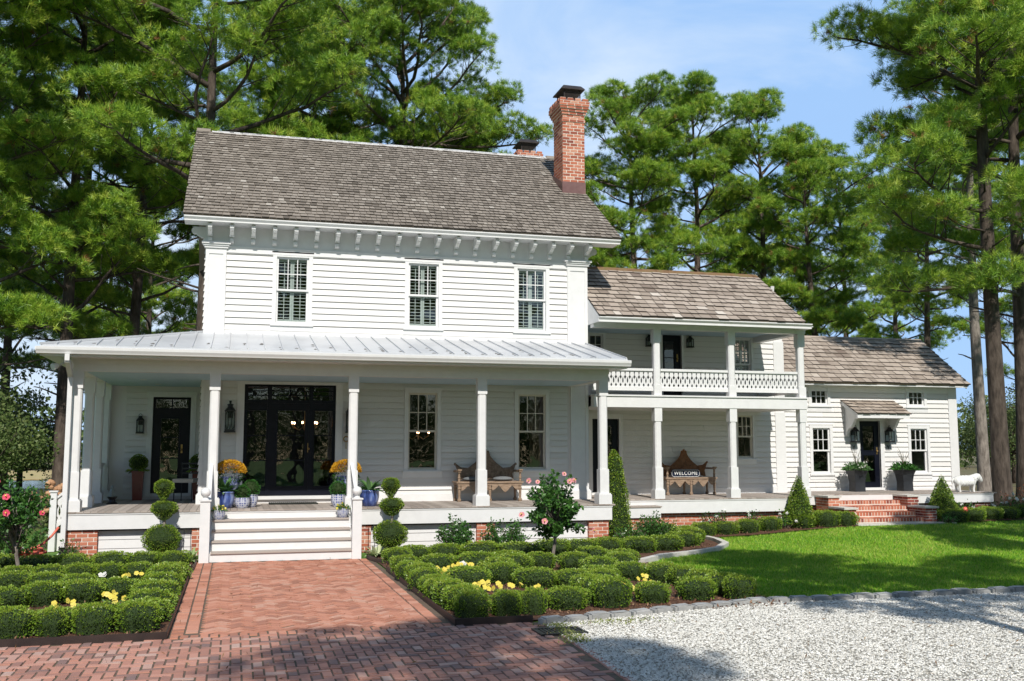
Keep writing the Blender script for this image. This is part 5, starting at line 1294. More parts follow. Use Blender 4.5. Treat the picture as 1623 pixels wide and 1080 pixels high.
# coral hose heaped beside the porch corner
pts = []
for k in range(90):
    a = k * .55; rr_ = .20 + .05 * math.sin(k * .7); pts.append((-3.55 + rr_ * 1.25 * math.cos(a), 20.2 + rr_ * math.sin(a), .03 + .0022 * k + .01 * math.sin(k)))
pts += [(-3.40, 20.1, .25), (-3.28, 20.1, .32), (-3.15, 20.12, .45), (-3.05, 20.14, .60)]
mb = MB(); mb.tube(pts, .022, 7); tag(mb.build("garden_hose", hosem, None, True), "coral red garden hose heaped by the brick corner pier", "hose")

# ------------------------------------------------------------------ garden plants
def bush_mesh(seed, n=2000, top=.55):
    """low clipped boxwood, unit footprint (diameter 1, height 1)"""
    q = np.random.default_rng(seed); d = unit(q.normal(0, 1, (n, 3))); d[:, 2] = np.where(d[:, 2] < -.15, -d[:, 2], d[:, 2]); p = 3.2
    k = (np.abs(d) ** p).sum(1, keepdims=True) ** (1 / p); s = d / k
    lump = 1 + .07 * np.sin(s[:, :1] * 6 + seed) * np.sin(s[:, 1:2] * 5 + seed * 3) + .05 * np.sin(s[:, :1] * 11 + s[:, 1:2] * 9 + seed)
    s = s * lump; taper = .86 + .14 * np.clip(s[:, 2:3] * 1.6, 0, 1)
    c = np.concatenate([s[:, :2] * .5 * taper, .12 + .88 * np.clip((s[:, 2:3] + .15) / 1.15, 0, 1.02)], 1) * 1.0
    dep = q.uniform(.90, 1.0, (n, 1)); c[:, :2] *= dep; c[:, 2:] *= (.4 + .6 * dep)
    sc = np.array([.55, .55, .30]); V = leaves(c * sc, unit(d / sc), .026, .018, .95, seed); V = V / sc
    mb = MB(); N = 14
    cv = []
    def sp(u, v):
        a, b = 2 * math.pi * u / 20, math.pi / 2 * v / 7
        dd = np.array([math.cos(a) * math.cos(b), math.sin(a) * math.cos(b), math.sin(b)]); kk = (np.abs(dd) ** p).sum() ** (1 / p); ss = dd / kk * (1 + .07 * math.sin(dd[0] / kk * 6 + seed) * math.sin(dd[1] / kk * 5 + seed * 3)); tp = .86 + .14 * min(1, ss[2] * 1.6)
        return (ss[0] * .44 * tp, ss[1] * .44 * tp, .05 + .84 * ss[2])
    for u in range(20):
        for v in range(7): cv += [sp(u, v), sp(u + 1, v), sp(u + 1, v + 1), sp(u, v + 1)]
    nq = len(cv) // 4
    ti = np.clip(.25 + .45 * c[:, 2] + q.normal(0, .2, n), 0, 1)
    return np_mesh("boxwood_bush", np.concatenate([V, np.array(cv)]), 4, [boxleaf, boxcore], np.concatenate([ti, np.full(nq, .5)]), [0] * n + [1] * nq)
bushes = [bush_mesh(s) for s in range(8)]
ORD = ["first", "second", "third", "fourth", "fifth", "sixth", "seventh", "eighth", "ninth", "tenth", "eleventh", "twelfth", "thirteenth", "fourteenth"]
RB = [('F',2.80,12.05,0.52,0.31),('F',3.23,12.10,0.46,0.30),('F',3.58,12.10,0.42,0.30),('F',4.10,12.38,0.62,0.30),('F',4.70,12.42,0.62,0.36),('F',5.36,12.60,0.56,0.30),('F',6.03,12.72,0.60,0.29),('F',6.62,12.60,0.55,0.30),('C',2.80,12.62,0.45,0.31),('C',2.76,13.08,0.47,0.31),('C',2.70,13.50,0.45,0.31),('C',2.72,14.00,0.44,0.31),('C',2.70,14.55,0.48,0.31),('C',2.72,15.15,0.46,0.31),('C',2.68,15.75,0.48,0.31),('C',2.70,16.40,0.48,0.31),('C',2.80,17.95,0.50,0.31),('B',3.23,18.54,0.57,0.29),('B',3.80,18.51,0.63,0.29),('B',4.47,18.60,0.72,0.29),('B',5.19,18.54,0.81,0.29),('B',5.90,18.70,0.69,0.29),('B',6.49,18.75,0.67,0.29),('B',7.02,18.75,0.66,0.29),('B',7.69,18.72,0.66,0.29),('B',8.36,19.0,0.71,0.31),('B',9.07,19.65,0.71,0.31),('B',9.55,20.32,0.62,0.31),('B',9.72,21.0,0.61,0.31),('B',9.45,21.55,0.59,0.31),('S',3.31,16.73,0.62,0.29),('S',3.95,16.67,0.68,0.29),('S',4.54,16.90,0.56,0.29),('T',3.32,14.64,0.60,0.29),('N',4.02,15.62,0.57,0.29),('N',3.94,15.0,0.56,0.29),('N',4.30,14.42,0.58,0.29),('N',4.81,14.25,0.56,0.29),('N',5.32,14.55,0.56,0.29),('N',5.65,15.40,0.60,0.29),('N',5.50,16.2,0.55,0.29),('N',5.05,16.65,0.56,0.29),('N',4.50,16.33,0.54,0.29),('D',6.15,17.2,0.58,0.29),('D',6.57,16.75,0.58,0.29),('D',6.30,16.2,0.5,0.29),('D',5.95,14.85,0.56,0.29),('D',6.33,14.51,0.50,0.29),('D',6.45,13.98,0.48,0.29),('D',6.50,13.44,0.52,0.29),('D',6.58,13.0,0.50,0.29),('D',4.78,13.55,0.50,0.29),('D',4.70,13.0,0.48,0.30),('D',5.15,13.95,0.46,0.29)]
LB = [('F',-0.99,12.14,0.52,0.31),('F',-1.42,12.12,0.46,0.31),('F',-1.84,12.12,0.48,0.31),('F',-2.26,12.06,0.46,0.31),('F',-2.70,12.05,0.48,0.31),('F',-3.1,12.05,0.46,0.31),('C',-0.95,12.68,0.52,0.31),('C',-0.93,13.3,0.54,0.31),('C',-0.94,14.1,0.54,0.31),('C',-0.93,14.99,0.54,0.31),('C',-.93,15.8,.54,.31),('C',-0.91,16.59,0.53,0.31),('B',-3.69,18.45,0.64,0.29),('B',-3.10,18.39,0.64,0.29),('B',-2.56,18.35,0.58,0.29),('B',-1.95,18.40,0.64,0.29),('B',-1.42,18.37,0.56,0.29),('B',-0.94,18.35,0.52,0.29),('S',-3.56,16.9,0.52,0.29),('S',-3.10,16.84,0.52,0.29),('S',-2.65,16.82,0.53,0.29),('S',-2.22,16.89,0.50,0.29),('S',-1.80,16.87,0.50,0.29),('S',-1.40,16.83,0.48,0.29),('N',-2.97,15.98,0.55,0.29),('N',-2.50,15.84,0.54,0.29),('N',-2.04,15.55,0.52,0.29),('N',-1.49,14.80,0.58,0.29),('N',-1.90,14.55,0.54,0.29),('N',-2.30,14.42,0.52,0.29),('N',-2.72,14.25,0.52,0.29),('N',-2.95,13.74,0.50,0.29),('N',-3.4,14.0,.52,.29)]
WB = [('W',10.5 + .58 * k, 21.72 + .0 * k, .56, .33) for k in range(4)] + [('W', 13.02, 21.62, .60, .34), ('W', 13.62, 21.55, .60, .36), ('W', 14.12, 21.52, .56, .36)]
KB = [('K', 17.55, 21.92, .62, .34), ('K', 18.2, 22.1, .66, .36), ('K', 18.9, 22.3, .64, .36), ('K', 19.55, 22.45, .66, .34), ('K', 20.2, 22.65, .66, .34), ('K', 20.9, 22.85, .66, .34)]
TXT = {('R', 'F'): "right bed's front row from the walk", ('R', 'C'): "row right of the walk, from the front", ('R', 'B'): "right back row before the porch, from the steps",
       ('R', 'S'): "right bed's row behind the pansies, from the walk", ('R', 'N'): "ring round the pink hibiscus, clockwise from the walk", ('R', 'D'): "right bed's arms near the lawn, from the porch",
       ('L', 'F'): "left bed's front row, from the walk", ('L', 'C'): "row left of the walk, from the front", ('L', 'B'): "left back row before the porch, from the corner",
       ('L', 'S'): "left bed's second row from the porch, from its left", ('L', 'N'): "ring round the left hibiscus, clockwise from its back",
       ('W', 'W'): "row under the balcony wing, from the porch corner", ('K', 'K'): "row right of the brick steps, from the steps"}
qr = random.Random(99); cnt = {}; bi = 0
for side, T in (('R', RB), ('L', LB), ('W', WB), ('K', KB)):
    for (k, x, y, w, h) in T:
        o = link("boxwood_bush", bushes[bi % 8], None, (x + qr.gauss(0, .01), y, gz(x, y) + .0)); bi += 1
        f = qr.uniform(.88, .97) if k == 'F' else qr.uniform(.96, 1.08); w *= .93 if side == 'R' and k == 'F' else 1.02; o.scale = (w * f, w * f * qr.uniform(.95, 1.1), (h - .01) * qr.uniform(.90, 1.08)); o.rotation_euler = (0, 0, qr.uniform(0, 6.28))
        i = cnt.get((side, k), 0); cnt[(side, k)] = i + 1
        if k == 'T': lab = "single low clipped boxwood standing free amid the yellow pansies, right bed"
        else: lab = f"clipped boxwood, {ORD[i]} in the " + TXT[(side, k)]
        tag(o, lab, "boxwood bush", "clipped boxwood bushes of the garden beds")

# three-tier topiaries
for (x, y, lab, sd) in ((-1.23, 19.62, "three tier boxwood topiary left of the porch steps", 1), (2.93, 19.62, "three tier boxwood topiary right of the porch steps", 2)):
    t = thing("topiary", (x, y, 0), lab, "topiary", "three tier topiaries flanking the steps")
    mb = MB(); mb.tube([(0, 0, 0), (.01, 0, .5), (.04, 0, .75), (-.01, 0, 1.0), (.0, 0, 1.2)], [.035, .03, .026, .022, .015], 7); mb.build("trunk", barkpale, t, True, loc=(0, 0, 0))
    q = np.random.default_rng(sd)
    for nm, cz, r, sc in (("bottom_tier", .38, .33, (1, 1, .80)), ("middle_tier", .93, .235, (1, 1, .62)), ("top_tier", 1.30, .175, (1, 1, .90))):
        n = 4200 if r > .3 else 2300
        me = ball_mesh(nm, n, r, cz, boxleaf, sd * 5 + int(r * 100), sc, .024, .017)
        if nm != "bottom_tier":   # underside drawn down to the stem
            co = np.empty(len(me.vertices) * 3, dtype=np.float32); me.vertices.foreach_get("co", co); co = co.reshape(-1, 3); dz = co[:, 2] - cz; k = np.clip(-dz / (r * .9), 0, 1)
            co[:, :2] *= (1 - .55 * k[:, None]); co[:, 2] -= k * .07; me.vertices.foreach_set("co", co.ravel()); me.update()
        link(nm, me, t, (.02 if nm == "middle_tier" else 0, 0, 0))

# cones and the columnar evergreen
def cone_plant(name, x, y, r, h, lab, cat, seed, grp=None, prof=None, lean=0):
    t = thing(name, (x, y, gz(x, y)), lab, cat, grp); q = np.random.default_rng(seed); n = 6500
    z = 1 - np.sqrt(q.random(n)); a = q.uniform(0, 6.28, n)
    if prof is None: pr_ = lambda z: np.clip((1 - z) ** .85 * np.clip(z * 9 + .55, 0, 1), 0, 1)
    else: pr_ = prof; z = q.random(n)
    rr_ = r * pr_(z) * (1 + .07 * np.sin(a * 4 + z * 13 + seed)) * q.uniform(.86, 1.03, n); c = np.stack([rr_ * np.cos(a) + lean * z, rr_ * np.sin(a), .04 + z * h], 1)
    d = unit(np.stack([np.cos(a), np.sin(a), np.full(n, .5)], 1)); V = leaves(c, d, .036, .022, .8, seed); link("foliage", np_mesh("foliage", V, 4, boxleaf, q.random(n)), t, (0, 0, 0))
    mb = MB(); P = [(0 + lean * k / 10, 0, .02 + h * .96 * k / 10) for k in range(11)]; mb.tube(P, [max(.01, float(r * .84 * pr_(np.array([k / 10.0]))[0])) for k in range(11)], 14); mb.build("inner_twigs", boxcore, t, True, loc=(0, 0, 0))
    return t
cone_plant("cone_shrub", 13.05, 22.0 - .25, .42, 1.22, "clipped cone evergreen left of the brick steps", "cone shrub", 1, "clipped cones beside the brick steps")
cone_plant("cone_shrub", 17.62, 22.45, .46, 1.12, "clipped cone evergreen right of the brick steps", "cone shrub", 2, "clipped cones beside the brick steps")
cone_plant("columnar_evergreen", 8.10, 20.85, .30, 1.95, "tall narrow columnar evergreen at the porch corner pier", "evergreen", 3, None, lambda z: np.clip(1.0 - .62 * z ** 1.6, 0, 1) * np.clip(z * 12 + .6, 0, 1) * np.clip((1 - z) * 9 + .12, 0, 1), -.10)

# loose shrubs: stems with sprays of leaves
def shrub(name, x, y, r, h, lab, cat, seed, mat=hibleaf, n=900, L=.055, W=.028, blooms=None, nb=0, grp=None, bl=.05, stem=True, z0=0):
    t = thing(name, (x, y, gz(x, y)), lab, cat, grp); q = np.random.default_rng(seed); rd = random.Random(seed)
    mb = MB(); cs = []; ds = []; tips = []
    for k in range(26):
        a = rd.uniform(0, 6.28); rr_ = r * math.sqrt(rd.random()); top = h * (.55 + .5 * rd.random()) * (1 - .35 * (rr_ / r) ** 2)
        p = [(0.25 * rr_ * math.cos(a), .25 * rr_ * math.sin(a), z0), (.6 * rr_ * math.cos(a), .6 * rr_ * math.sin(a), top * .5), (rr_ * math.cos(a), rr_ * math.sin(a), top)]
        mb.tube(p, [.008, .006, .003], 4); tips.append(p[2])
        for s in range(int(n / 26)):
            f = rd.uniform(.3, 1.03); b = Vector(p[0]).lerp(Vector(p[1]), f * 2) if f < .5 else Vector(p[1]).lerp(Vector(p[2]), f * 2 - 1)
            e = Vector((rd.gauss(0, 1), rd.gauss(0, 1), rd.gauss(.35, .7))).normalized(); b = b + e * .05; cs.append(b); ds.append(e)
    if stem: mb.build("stems", bark, t, loc=(0, 0, 0))
    c = np.array(cs); d = np.array(ds); link("leaves", np_mesh("leaves", leaves(c, d, L, W, .5, seed), 4, mat, q.random(len(c))), t, (0, 0, 0))
    if blooms:
        for k in range(nb):
            p = tips[k % len(tips)]; m_ = MB()
            for b in range(9): e = Vector((rd.gauss(0, 1), rd.gauss(0, 1), rd.gauss(.3, .8))).normalized() * bl * .5; m_.ball(Vector(p) + e, bl * .42, (1, 1, 1), 4, 0, rd.random())
            m_.build("bloom", blooms, t, loc=(0, 0, 0))
    return t
shrub("porch_shrub", 4.2, 19.55, .42, .72, "dark green loose shrub before the skirt boards, left of the middle brick pier", "shrub", 1, n=1900, L=.06, W=.034)
shrub("porch_shrub", 5.22, 19.6, .45, .66, "dark green loose shrub just right of the middle brick pier", "shrub", 2, n=1900, L=.06, W=.034)
shrub("porch_shrub", 8.75, 20.6, .55, .62, "dark leafy shrub below the step at the wing corner", "shrub", 3, n=2600)
shrub("porch_shrub", 8.05, 20.1, .40, .45, "low dark shrub at the foot of the columnar evergreen", "shrub", 6, n=800)
shrub("rose_bush", 11.0, 21.98, .42, .58, "small rose bush with white blooms left, under the balcony wing", "rose bush", 4, freshball, 500, .05, .03, whitep, 7, "white roses by the brick base", .05)
shrub("rose_bush", 12.0, 22.02, .42, .56, "small rose bush with white blooms in the middle under the balcony wing", "rose bush", 5, freshball, 500, .05, .03, whitep, 6, "white roses by the brick base", .05)
shrub("rose_bush", 12.62, 21.7, .30, .42, "small white rose bush at the foot of the left cone evergreen", "rose bush", 7, freshball, 300, .05, .03, whitep, 6, "white roses by the brick base", .05)
shrub("rose_bush", 18.6, 22.75, .35, .5, "low white rose bush before the dark brick pier at the deck end", "rose bush", 8, hibleaf, 400, .05, .03, whitep, 4, "white roses by the brick base", .05)
shrub("rose_bush", 20.0, 22.85, .7, .62, "wide white flowering bush beyond the deck end near the pines", "rose bush", 9, hibleaf, 1000, .05, .03, whitep, 10, None, .05)
shrub("red_bush", 20.9, 23.1, .9, .95, "rusty red leaved bush at the foot of the right pines", "shrub", 10, M("rust_leaf", [(.16, .045, .02), (.24, .09, .035)], tint=True), 1400, .07, .02)
shrub("side_shrub", -3.75, 19.75, .62, 1.25, "large dark shrub with a pink bloom beside the porch corner", "shrub", 11, hibleaf, 2600, .075, .045, hibpink, 1, None, .09)
shrub("side_shrub", -4.7, 18.8, .75, 1.15, "large dark leafy shrub at the far left edge of the bed", "shrub", 12, hibleaf, 2600, .075, .045, hibpink, 1, None, .09)
shrub("hydrangea_bush", -3.55, 22.7, .55, 1.38, "hydrangea with dried tan flower heads behind the porch corner", "hydrangea", 13, broadl, 700, .09, .06, tanp, 16, None, .13)
shrub("hydrangea_bush", -3.1, 25.6, .7, 1.5, "hydrangea with pale flower heads seen through the side rails", "hydrangea", 14, broadl, 900, .09, .06, M("cream_bloom", [(.5, .45, .3), (.62, .58, .42)]), 14, None, .13)
shrub("young_plant", 17.05, 21.55, .22, .2, "low bright green plant at the foot of the right brick side wall", "plant", 15, freshball, 260, .05, .03)
shrub("young_plant", -2.80, 19.95, .20, .42, "small leafy plant growing by the black downspout boot", "plant", 16, hibleaf, 160, .06, .03)
mb = MB(); mb.ball((0, 0, .09), .07, (1, 1, 1.5), 6); o = mb.build("garden_finial", M("coral_glass", [(.75, .12, .09), (.85, .2, .15)], rough=.2), None, True, loc=(17.98, 22.05, .36)); mb = MB(); mb.tube([(0, 0, -.25), (0, 0, .02)], .008, 5); mb.build("stake", blackm, o, loc=(0, 0, 0)); tag(o, "small coral red garden ornament on a stake beside the right cone", "garden ornament")
# hostas
for (x, y, lab, sd) in ((-.72, 19.2, "variegated hosta at the left foot of the steps", 1), (2.62, 19.25, "variegated hosta at the right foot of the steps", 2)):
    t = thing("hosta", (x, y, 0), lab, "hosta", "hostas flanking the steps"); link("leaves", strap_mesh(40, sd, .34, .09, hostal, .02), t, (0, 0, 0)); k = MB(); k.tube([(0, 0, 0), (.03, .02, .3)], [.006, .003], 4); k.build("flower_stem", freshball, t, loc=(0, 0, 0))
# wire plant supports
for (x, y, lab) in ((-.86, 19.85, "thin black wire plant support left of the steps"), (2.66, 19.85, "thin black wire plant support right of the steps")):
    mb = MB()
    for k in range(3): mb.tube([(-.12 + k * .12, 0, 0), (-.12 + k * .12, 0, .50 + .06 * (k == 1))], .006, 5)
    for z in (.15, .42): mb.tube([(-.14, 0, z), (.14, 0, z)], .005, 5)
    tag(mb.build("plant_support", blackm, None, loc=(x, y, 0)), lab, "plant support", "wire plant supports")

# hibiscus standards with open pink flowers
def flower_mesh(mat, r=.040):
    mb = MB()
    for k in range(5):
        a = k * 2 * math.pi / 5; c, s = math.cos(a), math.sin(a); P = []
        for (l, w, z) in ((.0, .15, .0), (.5, .42, .22), (.85, .48, .30), (1.0, .25, .26)): P += [((l * c - w * s) * r, (l * s + w * c) * r, z * r), (l * c * r, l * s * r, z * r * .7), ((l * c + w * s) * r, (l * s - w * c) * r, z * r + .002 * k)]
        for q in range(3): mb.add(P[q * 3:q * 3 + 6], [(0, 1, 4, 3), (1, 2, 5, 4)])
    me = mb.mesh("flower", mat, True); return me
stam = MB(); stam.tube([(0, 0, 0), (0, 0, .05)], [.006, .009], 6); stam_me = stam.mesh("stamen", yellowp)
def hibiscus(loc, lab, mat, flowers, seed, crown_c, crown_r, trunk, nleaf=2300, extra=()):
    t = thing("hibiscus_standard", loc, lab, "hibiscus"); rd = random.Random(seed); q = np.random.default_rng(seed)
    mb = MB(); mb.tube(trunk, [.04, .03, .028, .024], 8)
    cs, ds = [], []; top = Vector(trunk[-1])
    for k in range(46):
        d = Vector((rd.gauss(0, 1), rd.gauss(0, 1), rd.gauss(.25, .9))).normalized(); e = Vector(crown_c) + Vector((d.x * crown_r[0], d.y * crown_r[1], d.z * crown_r[2])) * (.45 + .6 * rd.random()); m = top.lerp(e, .5) + Vector((0, 0, .05)); mb.tube([top + Vector((0, 0, rd.uniform(-.2, .15))), m, e], [.012, .008, .004], 5)
        for s in range(nleaf // 46):
            f = rd.uniform(.45, 1.05); p = m.lerp(e, (f - .4) / .6) if f > .4 else top.lerp(m, f / .4); ee = Vector((rd.gauss(0, 1), rd.gauss(0, 1), rd.gauss(.2, .7))).normalized(); cs.append(p + ee * .045); ds.append(ee)
    mb.build("trunk", barkpale, t, True, loc=(0, 0, 0)); c = np.array(cs); link("crown", np_mesh("crown", leaves(c, np.array(ds), .075, .048, .45, seed, .15), 4, hibleaf, q.random(len(c))), t, (0, 0, 0))
    fm = flower_mesh(mat)
    for (x, y, z, dr) in flowers:
        o = link("flower", fm, t, (x, y, z)); o.rotation_euler = Vector(dr).to_track_quat('Z', 'Y').to_euler(); s = rd.uniform(.9, 1.35); o.scale = (s, s, s)
        link("stamen", stam_me, o, (0, 0, 0))
hibiscus((5.36, 16.9, 0), "pink hibiscus standard in the middle of the right bed's hedge ring", hibpink,
         [(.13, -.2, 1.58, (0, -1, .5)), (-.36, -.25, 1.45, (-.3, -1, .6)), (.27, -.3, 1.47, (.4, -1, .5)), (.20, -.3, 1.46, (-.4, -1, .3)), (-.30, -.45, .80, (-.2, -1, .3)), (.62, -.3, .62, (.6, -1, .2)), (-.50, -.2, 1.47, (-.7, -1, .2)), (-.64, -.25, .90, (-.6, -1, .6))],
         5, (.02, 0, .96), (.66, .60, .60), [(0, 0, 0), (-.01, 0, .2), (.02, 0, .4), (.04, 0, .62)], 4200)
hibiscus((-3.16, 17.15, 0), "crimson flowered hibiscus standard in the left bed", hibred,
         [(-.12, -.42, 1.29, (0, -1, .6)), (-.10, -.45, 1.06, (0, -1, .15)), (-.26, -.35, 1.52, (-.2, -1, .4)), (.36, -.3, 1.04, (.5, -1, .6))],
         9, (-.14, 0, 1.0), (.62, .6, .52), [(0, 0, 0), (.02, 0, .2), (-.02, 0, .4), (-.03, 0, .6)], 3400)

# fallen pine straw and leaf litter on the paving, gravel and lawn
k = 2600; c = np.stack([rng.uniform(-4, 16, k), rng.uniform(6.5, 21, k), np.zeros(k)], 1)
c = c[((c[:, 0] > -.6) & (c[:, 0] < 2.4)) | (c[:, 1] < 11.5) | (c[:, 0] > 7.2)]; c = c[(c[:, 1] < 21) & ~((c[:, 0] > 7) & (c[:, 0] < 10.4) & (c[:, 1] > 17.3))]; c[:, 2] = [gz(a, b) + .006 for a, b in c[:, :2]]
tag(link("leaf_litter", np_mesh("leaf_litter", leaves(c, np.tile([0, 0, .05], (len(c), 1)), .055, .010, .35, 6), 4, M("dry_leaf", [(.10, .05, .02), (.22, .12, .05), (.33, .22, .10)], tint=True), rng.random(len(c)))), "fallen pine needles and bits of leaf scattered on the ground", "leaf litter", kind="stuff")
# pansies
pan_leaf = np_mesh("leaves", leaves(rng.normal(0, .035, (26, 3)) * [1, 1, .4] + [0, 0, .03], np.tile([0, 0, .6], (26, 1)), .045, .02, .8, 3), 4, broadpot, rng.random(26))
def pansy_mesh(mat):
    mb = MB(); nrm = Vector((0, -1, .7)).normalized(); a = nrm.orthogonal().normalized(); b = nrm.cross(a)
    for p in range(5):
        an = p * 1.257; ctr = (a * math.cos(an) + b * math.sin(an)) * .017; pts = [ctr + (a * math.cos(w) + b * math.sin(w)) * .019 + nrm * (.0015 * p) for w in [math.pi * 2 * j / 7 for j in range(7)]]
        mb.add([tuple(q_) for q_ in pts] + [tuple(nrm * -.004)], [tuple(range(7))] + [(j, 7, (j + 1) % 7) for j in range(7)])
    return mb.mesh("flower", mat)
pm = pansy_mesh(yellowp); wm = pansy_mesh(whitep)
PN = [(3.05, 15.8), (3.2, 15.7), (3.12, 15.35), (3.15, 15.1), (3.42, 16.14), (3.55, 16.2), (3.7, 16.2), (3.85, 15.9), (3.23, 13.87), (3.2, 13.45), (3.34, 13.84), (3.3, 13.25), (3.44, 13.95), (3.54, 13.65), (3.62, 13.45), (3.78, 13.5), (4.0, 13.3), (5.25, 13.2), (5.18, 12.75), (5.66, 13.6), (5.75, 13.9), (5.6, 13.3), (5.98, 13.05), (5.95, 12.6), (-1.82, 13.44), (-1.45, 13.9), (-1.49, 14.1), (-1.35, 13.6), (-2.03, 13.3), (-1.32, 16.2), (-1.5, 16.25)]
for k, (x, y) in enumerate(PN + [(-1.82, 16.3), (3.63, 16.3)]):
    wh = k >= len(PN); side = "left" if x < 0 else "right"
    zone = ("by the hedge row along the walk" if x < 3.3 and y > 14.8 else "in front of the low hedge arm" if y > 14.8 else "behind the front hedge row nearest the walk" if x < 4.3 else "behind the front hedge row toward the gravel") if x > 0 else ("behind the front hedge row" if y < 15 else "near the walk hedge")
    t = thing("pansy", (x, y, .03), f"{'white' if wh else 'yellow'} pansy growing {zone}, {side} bed", "pansy", f"{'white' if wh else 'yellow'} pansies {zone}, {side} bed", random.Random(k).uniform(-.6, .6)); s_ = 1.05; t.scale = (s_, s_, s_)
    link("leaves", pan_leaf, t, (0, 0, 0)); rq_ = random.Random(k)
    for j in range(3):
        o = link("flower", wm if wh else pm, t, (rq_.gauss(0, .038), rq_.gauss(0, .03) - .01, .10 + rq_.random() * .05)); o.rotation_euler = (rq_.gauss(0, .25), rq_.gauss(0, .3), rq_.gauss(0, .4))

# ------------------------------------------------------------------ trees
def pine_meshes(seed, H, base, R, r0, limbs=34, lean=(0, 0), top_round=.55, barkm=bark, sparse=1.0, brown=.012, dead=6, tuft=.235, low=None, fork=None, nn=24, nw=.0085):
    """loblolly pine: bent trunk, rising limbs, needle tufts gathered in flat lumpy pads at the branch ends"""
    rd = random.Random(seed); q = np.random.default_rng(seed); mb = MB()
    tp = []; nseg = 14; wob = [rd.uniform(0, 6.28) for _ in range(4)]
    def trunk(z): t = z / H; return Vector((lean[0] * t + .16 * math.sin(t * 5 + wob[0]) * t, lean[1] * t + .16 * math.sin(t * 6 + wob[1]) * t, z))
    def rad(z): t = min(1, z / H); return r0 * ((1 - t) ** .75 * .92 + .05) * (1 + .55 * math.exp(-z / .35))
    zs = [-.2, .1, .3, .7, 1.3, 2.2] + [2.2 + (H - 2.4) * k / nseg for k in range(1, nseg + 1)]
    mb.tube([trunk(max(z, 0)) + Vector((0, 0, min(z, 0))) for z in zs], [rad(max(0, z)) for z in zs], 12)
    pads = []; 
    def limb(z, az, L, rise, thick, padded=True):
        p0 = trunk(z); P = [p0]; d = Vector((math.cos(az), math.sin(az), rise)).normalized(); p = p0.copy(); n = 6; dirs = [d]
        for k in range(n):
            d = (d + Vector((rd.gauss(0, .16), rd.gauss(0, .16), rd.gauss(.035, .10)))).normalized(); p = p + d * (L / n); P.append(p.copy()); dirs.append(d.copy())
        mb.tube(P, [thick * (1 - .8 * k / n) + .007 for k in range(n + 1)], 6)
        if not padded: return
        ns = max(3, int(L * 2.1))
        for s in range(ns):
            f = .30 + .70 * (s + rd.random()) / ns; k = min(n - 1, int(f * n)); b = P[k].lerp(P[k + 1], f * n - k); sd = dirs[k].cross(Vector((0, 0, 1)))
            if sd.length < .1: sd = Vector((1, 0, 0))
            sd.normalize(); l = L * .40 * (1.15 - f) * rd.uniform(.6, 1.3) + .35; e = b + (dirs[k] * .55 + sd * rd.choice((-1, 1)) * rd.uniform(.4, 1) + Vector((0, 0, rd.uniform(.05, .6)))).normalized() * l
            mid = b.lerp(e, .5) + Vector((0, 0, -.04)); mb.tube([b, mid, e], [.022, .014, .007], 4)
            pads.append((e, rd.uniform(.42, .85))); 
            if rd.random() < .55: pads.append((mid + Vector((rd.gauss(0, .2), rd.gauss(0, .2), .12)), rd.uniform(.35, .6)))
        pads.append((P[-1], rd.uniform(.5, .85)))
    ga = rd.uniform(0, 6.28)
    for k in range(limbs):
        t = (k + rd.random() * .8) / limbs; z = base + (H - base) * (t ** .92) * .97; ga += 2.4 + rd.gauss(0, .35)
        prof = math.sin(math.pi * min(1, (.16 + .84 * t) ** .85)) ** .62 if t < top_round else (max(0.06, 1 - ((t - top_round) / (1.02 - top_round)) ** 2)) ** .6
        L = R * prof * rd.uniform(.62, 1.12); limb(z, ga, max(.5, L), rd.uniform(.0, .45) + .75 * t * t, max(.018, min(.085, L * .019)) )
    if low:
        for (z, az, L, rise) in low: limb(z, az, L, rise, .06)
    for k in range(dead):
        limb(rd.uniform(base * .55, base * 1.05), rd.uniform(0, 6.28), rd.uniform(.6, 2.4), rd.uniform(-.1, .35), .03, False)
    pads.append((trunk(H), .7)); pads.append((trunk(H - .4), .8))
    C = []; D = []
    for (e, pr_) in pads:
        n = max(7, int(62 * pr_ * pr_ * sparse) + 5); d = q.normal(0, 1, (n, 3)); d[:, 2] = np.where(d[:, 2] < -.3, -d[:, 2], d[:, 2]); d = unit(d); rr_ = q.uniform(.72, 1.05, (n, 1)); off = d * rr_ * pr_ * .84 * np.array([1, 1, .66]); C.append(np.array(e) + off); D.append(unit(off * np.array([1, 1, 1.4]) + np.array([0, 0, .28 * pr_])))
    C = np.concatenate(C); D = np.concatenate(D); n = len(C); NN = nn
    tv = q.normal(0, 1, (n, NN, 3)); dirs = unit(D[:, None, :] * .95 + unit(tv) * .95); Ln = tuft * q.uniform(.7, 1.15, (n, NN, 1)); c = np.repeat(C[:, None, :], NN, 1) + q.normal(0, .035, (n, NN, 3))
    side = unit(np.cross(dirs, unit(q.normal(0, 1, (n, NN, 3))))) * nw
    V = np.stack([c - side, c + side, c + dirs * Ln], 2).reshape(-1, 3); ti = np.clip(np.repeat(q.beta(2.2, 2.2, n), NN) + q.normal(0, .06, n * NN), 0, 1); mi = np.repeat((q.random(n) < brown).astype(int), NN)
    return mb.mesh("trunk", barkm, True), np_mesh("crown", V, 3, [needle, needlebrown], ti, mi)

def pine(mesh, x, y, lab, rz=0, s=1., grp="loblolly pines around the house"):
    t = thing("pine_tree", (x, y, gz(x, y) - .02), lab, "pine tree", grp, rz); t.scale = (s, s, s)
    link("trunk", mesh[0], t, (0, 0, 0)); link("crown", mesh[1], t, (0, 0, 0)); return t

